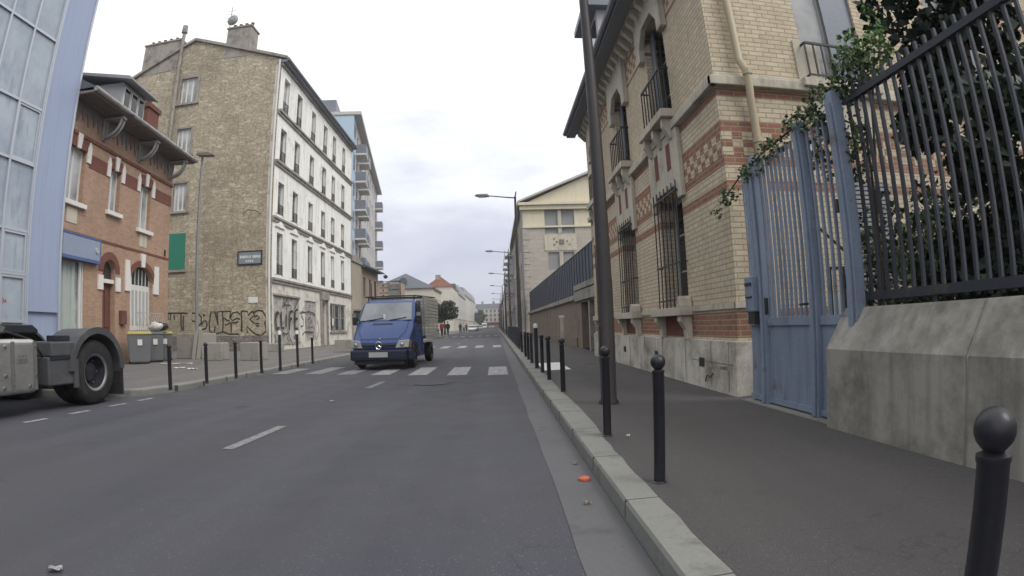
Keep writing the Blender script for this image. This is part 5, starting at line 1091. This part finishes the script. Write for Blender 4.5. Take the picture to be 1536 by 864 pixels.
ws=MB().add([(-.87,p0[0]+.025,p0[1]),(-.74,p0[0],p0[1]),(.74,p0[0],p0[1]),(.87,p0[0]+.025,p0[1]),(.80,p1[0]+.022,p1[1]),(.70,p1[0],p1[1]),(-.70,p1[0],p1[1]),(-.80,p1[0]+.022,p1[1])],[(0,1,6,7),(1,2,5,6),(2,3,4,5)]).build('windscreen','vanglass',van)
for s0 in (-.62,.12): y0,z0=on(A_,B_,.05,.02); y1,z1=on(A_,B_,.13,.02); MB().tube([(s0,y0-.02,z0-.03),(s0+.25,y0,z0),(s0+.58,y1,z1)],.011,5).build('wiper','plastic',ws)
y0,z0=on(A_,B_,.10,.008); MB().box(-.07,.0,y0-.004,y0+.004,z0-.02,z0+.13).build('windscreen_sticker','white',ws)
y0,z0=on((.14,.88),(.72,1.33),.84,.006); MB().add([(-.38,y0,z0),(.30,y0,z0),(.28,y0+.06,z0+.045),(-.36,y0+.06,z0+.045)],[(0,1,2,3)]).build('air_intake','plastic',van)
MB().prism([(.016,.565),(.004,.70),(.10,.82),(.2,.82),(.2,.565)],-.53,.53,0).build('grille','plastic',van); g_=MB()
for i in range(4): g_.box(-.5,.5,-.004+i*.012,.03+i*.012,.60+i*.045,.612+i*.045)
g_.build('grille_bars','vanblue',van)
em=MB().lathe([(.088,0),(.105,-.012),(.115,0),(.105,.012)],(0,-.006,.68),24,1); 
for i in range(3):
    a=PI/2+i*2*PI/3; d=(math.cos(a),math.sin(a)); e=(-d[1],d[0]); em.add([(e[0]*.02,-.006,.68+e[1]*.02),(d[0]*.1,-.006,.68+d[1]*.1),(-e[0]*.02,-.006,.68-e[1]*.02),(0,-.018,.68)],[(0,1,3),(1,2,3),(2,0,3),(0,2,1)])
em.build('star_emblem','chrome',van)
m=MB()
for s_ in (-1,1): m.tube([(s_*.60,.115,.872),(s_*.78,.40,1.085),(s_*.80,.76,1.36)],.006,4)
m.tube([(-.60,.108,.866),(0,.10,.868),(.60,.108,.866)],.006,4); m.build('bonnet_seam','plastic',van)
MB().lathe([(0,-.02),(.03,-.015),(.035,.0)],(0,.135,.86),12,1).build('bonnet_badge','chrome',van)
for s_ in (-1,1):
    h=MB().add([(s_*.52,-.02,.61),(s_*.93,.05,.62),(s_*.965,.11,.84),(s_*.63,.035,.80)],[(0,1,2,3)]); h.add([(s_*.54,.06,.60),(s_*.93,.14,.60),(s_*.955,.22,.84),(s_*.60,.15,.82)],[(0,1,2,3)])
    for i in range(4): j=(i+1)%4; h.f.append((i,j,4+j,4+i))
    hd=h.build('headlight','lamp',van,bevel=.012); MB().lathe([(0,-.03),(.05,-.02),(.06,.02)],(s_*.74,.0,.71),12,1).build('reflector','chrome',hd)
    MB().add([(s_*.958,.14,.62),(s_*.978,.22,.63),(s_*.978,.27,.80),(s_*.972,.18,.83)],[(0,1,2,3)]).build('indicator','amber',van)
    w=MB().add([(s_*.974,1.0,1.32),(s_*.974,1.78,1.32),(s_*.895,1.78,1.92),(s_*.895,1.42,1.92)],[(0,1,2,3)]).build('side_window','darkglass',van)
    MB().tube([(s_*.968,.74,1.2),(s_*.968,.74,.45),(s_*.968,1.85,.45),(s_*.968,1.85,1.3),(s_*.885,1.85,1.96)],.006,4).build('door_seam','plastic',van); MB().box(s_*.975-.01,s_*.975+.012,1.58,1.74,1.05,1.085).build('door_handle','plastic',van)
    mr=MB().box(s_*1.0-.035,s_*1.0+.035,.95,1.03,1.40,1.46).build('mirror_stalk','plastic',van); MB().box(min(s_*1.01,s_*1.17),max(s_*1.01,s_*1.17),.92,1.02,1.27,1.62).build('mirror','plastic',mr,bevel=.03); MB().box(min(s_*1.02,s_*1.16),max(s_*1.02,s_*1.16),.905,.919,1.50,1.60).build('mirror_face','steel',mr)
    wheel(van,(s_*.85,.86,.33),.33,.21,0,'plastic',s_); wheel(van,(s_*.80,3.82,.33),.33,.24,0,'plastic',s_)
    MB().arc(.86,.33,.36,.44,-10,190,-.02,.02,14).build('x','plastic',None) if False else None
    m=MB(Matrix(((0,1,0,s_*.966),(1,0,0,0),(0,0,1,0),(0,0,0,1)))); m.arc(.86,.33,.345,.43,0,180,-.012,.012,16); m.build('wheel_arch','plastic',van)
MB().prism([(-.06,.26),(-.075,.36),(-.07,.55),(.02,.57),(.25,.55),(.25,.26)],-.88,.88,0).box(-.965,-.88,.06,.5,.27,.55).box(.88,.965,.06,.5,.27,.55).build('bumper','navyplastic',van,bevel=.04)
MB().prism([(.0,.16),(.0,.26),(.3,.26),(.3,.16)],-.8,.8,0).build('valance','plastic',van)
MB().box(-.30,.30,-.086,-.076,.36,.50).build('number_plate','plate',van)
MB().box(-.74,.74,2.3,4.9,.42,.62).box(-.5,.5,.4,2.3,.25,.45).build('chassis','scrap',van)
bed=MB().box(-1.0,1.0,2.32,4.95,.80,.88).build('load_bed','scrap',van)
def slats(x0,x1,y0,y1,nm):
    m=MB()
    for i in range(11):
        z=.93+i*.112
        m.box(x0,x1,y0,y1,z,z+.088)
    m.build(nm,'slat',van)
slats(.965,1.0,2.32,4.95,'side_boards'); slats(-1.0,-.965,2.32,4.95,'side_boards'); slats(-.964,.964,4.915,4.95,'tail_boards'); slats(-.964,.964,2.32,2.35,'head_boards')
m=MB()
for s_ in (-1,1):
    for y in (2.36,3.2,4.05,4.87): m.box(s_*.955-.02,s_*.955+.008,y,y+.06,.88,2.15)
    m.box(min(s_*1.001,s_*1.02),max(s_*1.001,s_*1.02),2.32,4.95,.78,.92)
m.each('bed_post','slat',van)
m=MB().tube([(-.90,1.5,2.13),(.90,1.5,2.13),(.93,4.8,2.22),(-.93,4.8,2.22),(-.90,1.5,2.13)],.018,6); m.tube([(-.93,2.3,2.13),(.93,2.3,2.13)],.018,6)
for x in (-.8,.8): m.tube([(x,1.55,2.12),(x,1.6,2.0)],.018,6)
m.tube([(-.80,2.36,.9),(-.80,2.36,2.66),(.12,2.36,2.66),(.12,2.36,2.1)],.024,6).tube([(-.93,2.3,2.13),(-.93,2.3,2.6)],.02,6)
m.build('roof_rack','iron',van)
VR=Matrix.Translation((-3.27,14.98,0))@Matrix.Rotation(R(-3.2),4,'Z')
van.location=VR.translation; van.rotation_euler=(0,0,R(-3.2)); van.scale=(.9,1,1)
cr_=thing('pallet_crate','pale wooden crate of boards with knot holes carried upright on the van rack','crate',(0,0,0))
m=MB()
for i in range(4): m.box(-.70,-.34,2.42,2.46,1.98+i*.165,2.12+i*.165)
m.build('end_boards','wood',cr_); m=MB()
for i in range(3): m.box(-.33,.06,2.44,2.47,2.02+i*.2,2.17+i*.2)
m.add([(-.3,2.43,2.45),(.05,2.43,2.05),(.05,2.43,2.13),(-.3,2.43,2.53)],[(0,1,2,3)]); m.box(-.335,-.29,2.40,2.5,1.97,2.64); m.build('side_boards','slat',cr_); m=MB()
for i in range(4): m.lathe([(0,-.004),(.028,-.003),(.03,.0)],(-.52,2.417,2.05+i*.165),8,1)
m.each('knot_hole','iron',cr_); m=MB().box(-.7,.06,2.5,3.3,1.96,2.62); m.build('stacked_boards','wood',cr_)
cr_.location=VR.translation; cr_.rotation_euler=(0,0,R(-3.2)); cr_.scale=(.9,1,1)

# ------------------------------------------------------------------ tractor unit at the left edge (rear end in view)
tr=thing('truck_tractor','dark lorry tractor unit with grey mudguard and perforated tank parked at the left edge','truck',(-7.6,6.5,0))
XO=-6.42; W_=2.36
for s_,x in ((1,XO-.17),(1,XO-.50),(-1,XO-W_+.17),(-1,XO-W_+.50)): wheel(tr,(x,7.42,.52),.52,.29,0,'steel',s_ if x in (XO-.17,XO-W_+.17) else -s_,.58,36)
for s_,x in ((1,XO-.17),(-1,XO-W_+.17)): wheel(tr,(x,3.75,.52),.52,.30,0,'steel',s_,.58,30)
for x in (XO-.84,XO-W_+.78): MB().box(x,x+.08,2.6,8.15,.72,.98).build('chassis_rail','scrap',tr)
MB().box(XO-1.6,XO-.75,8.05,8.15,.70,.95).box(XO-1.55,XO-.8,6.9,7.0,.72,.98).box(XO-W_+.2,XO-.2,7.3,7.55,.42,.62).build('cross_member','scrap',tr)
m=MB().prism([(5.25,1.20),(5.35,1.27),(6.5,1.27),(6.62,1.20),(6.62,1.14),(5.25,1.14)],XO-1.75,XO-.55,0).build('fifth_wheel','scrap',tr,bevel=.02); MB().box(XO-1.5,XO-.8,5.6,6.3,.98,1.14).build('pedestal','scrap',m)
for s_,xa,xb in ((1,XO-.66,XO+.02),(-1,XO-W_-.02,XO-W_+.66)):
    P=[]; cy,cz=7.42,.55; P0=[(cy+.63*math.cos(R(t)),cz+.63*math.sin(R(t))) for t in range(-5,176,12)]; P1=[(cy+.67*math.cos(R(t)),cz+.67*math.sin(R(t))) for t in range(175,-6,-12)]
    g=MB().prism(P0+P1,xa,xb,0).build('mudguard','fender',tr); xs=xb if s_>0 else xa
    MB().box(xs-.02,xs+.012,6.83,6.93,.32,.75).build('guard_lip','fender',g)
    m=MB(Matrix(((0,1,0,xs),(1,0,0,0),(0,0,1,0),(0,0,0,1)))); m.arc(cy,cz,.585,.69,0,178,-.03,.02,18); m.build('guard_edge','fender',g)
    MB().box(xa+.05,xb-.0,8.06,8.09,.10,.75).build('mud_flap','rubber',tr)
    if s_>0:
        b=MB().box(XO-.62,XO-.005,6.30,6.88,.38,.80).box(XO-.60,XO+.005,6.36,6.88,.80,1.02).build('battery_box','fender',tr,bevel=.025); MB().box(XO-.6,XO+.01,6.33,6.89,.76,.80).build('box_seam','scrap',b); MB().box(XO-.25,XO-.02,6.5,6.8,1.022,1.11).build('valve_block','scrap',tr,bevel=.01)
# perforated step guard of the tank
def rr(y0,y1,z0,z1,r,n=6):
    P=[]
    for (cy,cz,t) in ((y1-r,z0+r,-90),(y1-r,z1-r,0),(y0+r,z1-r,90),(y0+r,z0+r,180)): P+=[(cy+r*math.cos(R(t+90*i/n)),cz+r*math.sin(R(t+90*i/n))) for i in range(n+1)]
    return P
tk=MB().prism(rr(4.45,6.10,.32,1.06,.12),XO-.58,XO,0).build('tank_guard','tank',tr,bevel=.07,seg=4)
for y in (4.75,5.25,5.55,5.98): MB().prism([(XO+.001,.36),(XO+.012,.36),(XO+.012,1.03),(XO+.001,1.03)],y,y+.07,1).build('guard_rib','steel',tk)
m=MB()
for y,z in ((5.45,.58),(6.03,.56),(5.45,.96),(6.02,.96),(5.42,.42),(5.9,.42)): m.lathe([(0,.02),(.025,.016),(.03,.003)],(XO,y,z),10,0)
m.each('rivet','chrome',tk)
m=MB(); rn=random.Random(9); y=5.68
for i in range(4): m.box(XO+.001,XO+.006,y,y+.035,.735,.80); y+=.05
for i in range(4): m.box(XO+.001,XO+.005,5.69+i*.047,5.715+i*.047,.815,.845)
m.build('worn_stamp','steel',tk)
m=MB()
for i in range(4): m.tube([(XO-.7-i*.08,5.0+i*.1,1.0),(XO-.5-i*.1,5.9,1.16+.03*i),(XO-.55-i*.06,6.4,1.06),(XO-.5-i*.05,6.7,.95)],.018,6)
m.tube([(XO-.1,6.14,.95),(XO-.15,6.35,.78),(XO-.2,6.5,.9)],.02,6); m.build('air_hoses','rubber',tr)
MB().prism([(4.9,1.18),(5.5,1.16),(5.55,1.22),(5.4,1.27),(4.9,1.27)],XO-.5,XO-.1,0).build('catwalk','steel',tr)
cab=MB().prism([(1.9,.5),(1.85,1.6),(2.05,3.1),(4.2,3.1),(4.25,.9),(4.2,.5)],XO-W_-.02,XO-.02,0).build('cab','silver',tr,bevel=.06); MB().box(XO-.019,XO-.008,2.3,3.4,1.7,2.6).build('side_window','darkglass',cab); MB().box(XO-.019,XO-.006,2.2,3.5,.7,1.5).build('door','silver',cab)

# ------------------------------------------------------------------ distant parked cars
def car(label,mat,loc,rz=0,group='cars parked far down the street'):
    t=thing('parked_car',label,'car',(0,0,0),group)
    pr=[(.0,.35),(.0,.62),(.12,.74),(1.05,.86),(1.7,1.36),(2.1,1.44),(3.0,1.42),(3.75,.95),(4.1,.88),(4.15,.55),(4.1,.35)]
    m=MB(); n=len(pr); w=lambda z:.86 if z<.9 else .86-.2*(z-.9)/.55
    vs=[(-w(z),y,z) for y,z in pr]+[(w(z),y,z) for y,z in pr]; fs=[(i,(i+1)%n,n+(i+1)%n,n+i) for i in range(n)]
    for b in (0,n): fs+=[(b+10,b+0,b+1,b+9),(b+1,b+2,b+3,b+9),(b+3,b+7,b+8,b+9),(b+3,b+4,b+6,b+7),(b+4,b+5,b+6)]
    m.add(vs,fs).build('body',mat,t,smooth=True,bevel=.04)
    MB().add([(-.82,1.08,.90),(.82,1.08,.90),(.68,1.68,1.345),(-.68,1.68,1.345)],[(0,1,2,3)]).build('windscreen','darkglass',t)
    for s_ in (-1,1):
        MB().add([(s_*.868,1.35,.93),(s_*.868,3.55,.95),(s_*.69,3.0,1.36),(s_*.69,1.85,1.36)],[(0,1,2,3)]).build('side_window','darkglass',t)
        for y in (.8,3.35): MB().lathe([(0,-.1),(.31,-.1),(.31,.1),(.2,.1),(.17,.06),(0,.06)] if s_>0 else [(0,.1),(.31,.1),(.31,-.1),(.2,-.1),(.17,-.06),(0,-.06)],(s_*.77,y,.31),14,0).build('wheel','rubber',t)
        MB().add([(s_*.5,-.004,.60),(s_*.84,.02,.60),(s_*.83,.10,.745),(s_*.55,.06,.735)],[(0,1,2,3)]).build('headlight','lamp',t)
    t.location=loc; t.rotation_euler=(0,0,rz); return t
for lab,mt,x,y in (('white car parked first in the far left row facing us','whitecar',-5.6,128),('silver car parked behind the white one in the far left row','silver',-5.6,137),('dark car parked in the middle of the far left row','darkcar',-5.6,150),('second silver car of the far left row, near the white van','silver',-5.5,168),('grey car parked shortly before the distant white van','silver',-5.5,195),('white car crossing the far junction at the street end','whitecar',-1.8,330),('dark red car waiting near the right kerb at the street end','redcar',.2,300),('tiny silver car driving away at the far junction','silver',-3.6,318)): car(lab,mt,(x,y,0))
dv=thing('delivery_van','distant boxy white delivery van parked past the row of cars','van',(0,0,0))
MB().prism([(0,.4),(0,.95),(.5,1.15),(.95,1.9),(1.3,2.5),(5.3,2.5),(5.3,.4)],-1,1,0).build('body','whitecar',dv,bevel=.06); MB().add([(-.85,.52,1.2),(.85,.52,1.2),(.75,.96,1.98),(-.75,.96,1.98)],[(0,1,2,3)]).build('windscreen','darkglass',dv)
for s_ in (-1,1):
    for y in (.95,4.3): MB().lathe([(0,-.1),(.34,-.1),(.34,.1),(0,.1)],(s_*.88,y,.34),14,0).build('wheel','rubber',dv)
dv.location=(-5.0,232,0)

# ------------------------------------------------------------------ people far down the left pavement
def person(label,loc,rz,top,legs,stride=.18,bag=False):
    t=thing('person',label,'person',(0,0,0))
    J=[(0,0,.92),(0,.0,1.12),(0,.01,1.38),(0,0,1.50),(0,-.01,1.56),(0,-.02,1.66),(0,-.01,1.76)]; Rr=[.145,.13,.155,.07,.055,.095,.075]
    E_=[(0,1),(1,2),(2,3),(3,4),(4,5),(5,6)]
    def add(p,r,par): J.append(p); Rr.append(r); E_.append((par,len(J)-1)); return len(J)-1
    for s_ in (-1,1):
        d=stride*s_
        a=add((s_*.18,0,1.42),.065,2); b=add((s_*.24,.04*s_+d*.2,1.14),.047,a); c=add((s_*.25,-.05-d*.5,.90),.038,b); add((s_*.25,-.08-d*.55,.81),.035,c)
        a=add((s_*.10,0,.84),.10,0); b=add((s_*.10,-d*.6,.48),.068,a); c=add((s_*.10,-d*1.0+.02,.09),.045,b); add((s_*.11,-d*1.0-.12,.04),.04,c)
    me=bpy.data.meshes.new('body'); me.from_pydata(J,E_,[]); me.materials.append(M['skin']); o=bpy.data.objects.new('body',me); COL.objects.link(o)
    md=o.modifiers.new('skin','SKIN'); md.use_smooth_shade=True
    for i,sv in enumerate(me.skin_vertices[0].data): sv.radius=(Rr[i],Rr[i]*.8); sv.use_root=(i==0)
    sb_=o.modifiers.new('sub','SUBSURF'); sb_.levels=1; sb_.render_levels=1
    o.parent=t; nj=lambda i:Vector(J[i])
    def cloth(nm,segs,mat,g):
        m=MB()
        for (ids,rs) in segs: m.tube([J[i] for i in ids],[x+g for x in rs],10)
        m.build(nm,mat,t,smooth=True)
    cloth('jacket',[((0,1,2,3),(.16,.155,.17,.07)),((2,7,8,9),(.07,.072,.056,.045)),((2,15,16,17),(.07,.072,.056,.045))] if False else [((0,1,2,3),(.165,.16,.175,.075))],top,.012)
    m=MB()
    for b in (7,15): m.tube([J[2],J[b],J[b+1],J[b+2]],[.09,.085,.07,.058],8)
    m.build('sleeves',top,t,smooth=True); m=MB()
    for b in (11,19): m.tube([J[b],J[b+1],J[b+2]],[.125,.095,.075],8)
    m.tube([(0,0,1.0),(0,0,.82)],[.17,.16],10); m.build('trousers',legs,t,smooth=True)
    MB().lathe([(.101,1.66),(.108,1.72),(.085,1.80),(0,1.83)],(0,.012,0),12).build('hair','hair',t,smooth='all')
    m=MB().lathe([(0,-.012),(.014,-.006),(.016,.004)],(0,-.115,1.665),6,1)
    for s_ in (-1,1): m.lathe([(0,-.004),(.012,0)],(s_*.035,-.10,1.69),6,1)
    m.build('face','skin',t)
    for b in (14,22): MB().box(J[b][0]-.045,J[b][0]+.045,J[b][1]-.05,J[b][1]+.17,.0,.08).build('shoe','rubber',t,bevel=.02)
    if bag: MB().box(-.16,.16,.17,.32,1.05,1.45).build('backpack','coat',t,bevel=.04)
    t.location=loc; t.rotation_euler=(0,0,rz); return t
person('person in a white shirt and dark trousers standing at the kerb behind the van',(-6.95,64.5,PV),.3,'shirt','jeans',.06)
person('person in a red top walking beside the white shirt, under the street tree',(-6.6,66.5,PV),-.4,'redcloth','jeans',.16)
person('person in a dark coat walking alone below the tree crown',(-6.4,72.5,PV),2.8,'coat','jeans',.2,True)
person('person in dark clothes at the head of the group past the tree',(-6.4,98,PV),.2,'coat','coat',.15)
person('person in pale jacket in the group past the tree',(-6.5,110,PV),.5,'silver','jeans',.1)
person('person in red jacket rear of the group past the tree',(-6.5,120,PV),3.1,'redcloth','coat',.2)
# ------------------------------------------------------------------ street trees
def tree(label,loc,h,cw,n,size,seed,mat='tree',group=None):
    t=thing('street_tree',label,'tree',(0,0,0),group); rn=random.Random(seed); m=MB(); m.tube([(0,0,0),(.03,.02,h*.2),(0,.05,h*.4),(.06,.0,h*.75)],[.16,.12,.1,.03],8); sp=[]
    for i in range(22):
        a=rn.uniform(0,6.3); z=h*rn.uniform(.36,.95); q=cw*math.sin(PI*min(.97,(z/h-.22)/.8))*rn.uniform(.3,.85); p=(q*math.cos(a),q*math.sin(a),z); m.tube([(0,0,h*.3+z*.25),p],[.05,.015],5); sp.append((*p,cw*rn.uniform(.28,.42),cw*rn.uniform(.28,.42),h*.10))
    m.build('trunk','bark',t); leaves(MB(),sp,n,size,seed).build('crown',mat,t); t.location=loc; return t
tree('round bushy street tree on the left pavement beside the van bed',(-7.05,75,PV),4.8,2.0,4200,.22,41)
for i,(x,y,h,lab) in enumerate(((-9.0,300,10,'dark tree at the far left before the end building'),(-9.6,335,9,'dark small tree touching the end building'))): tree(lab,(x,y,PV),h,3.2,1400,.7,50+i,'tree','trees by the street end')

# ------------------------------------------------------------------ the damp air of the street
hz=bpy.data.materials.new('damp_air'); hz.use_nodes=True; nt=hz.node_tree; nt.nodes.clear(); ou=nt.nodes.new('ShaderNodeOutputMaterial'); pv=nt.nodes.new('ShaderNodeVolumePrincipled'); pv.inputs['Color'].default_value=(.93,.94,.98,1); pv.inputs['Density'].default_value=.0009; pv.inputs['Anisotropy'].default_value=.2; nt.links.new(pv.outputs[0],ou.inputs['Volume'])
hm=MB().box(-1600,1600,-1600,1600,-1.2,27).build('haze',hz); hm['kind']='stuff'
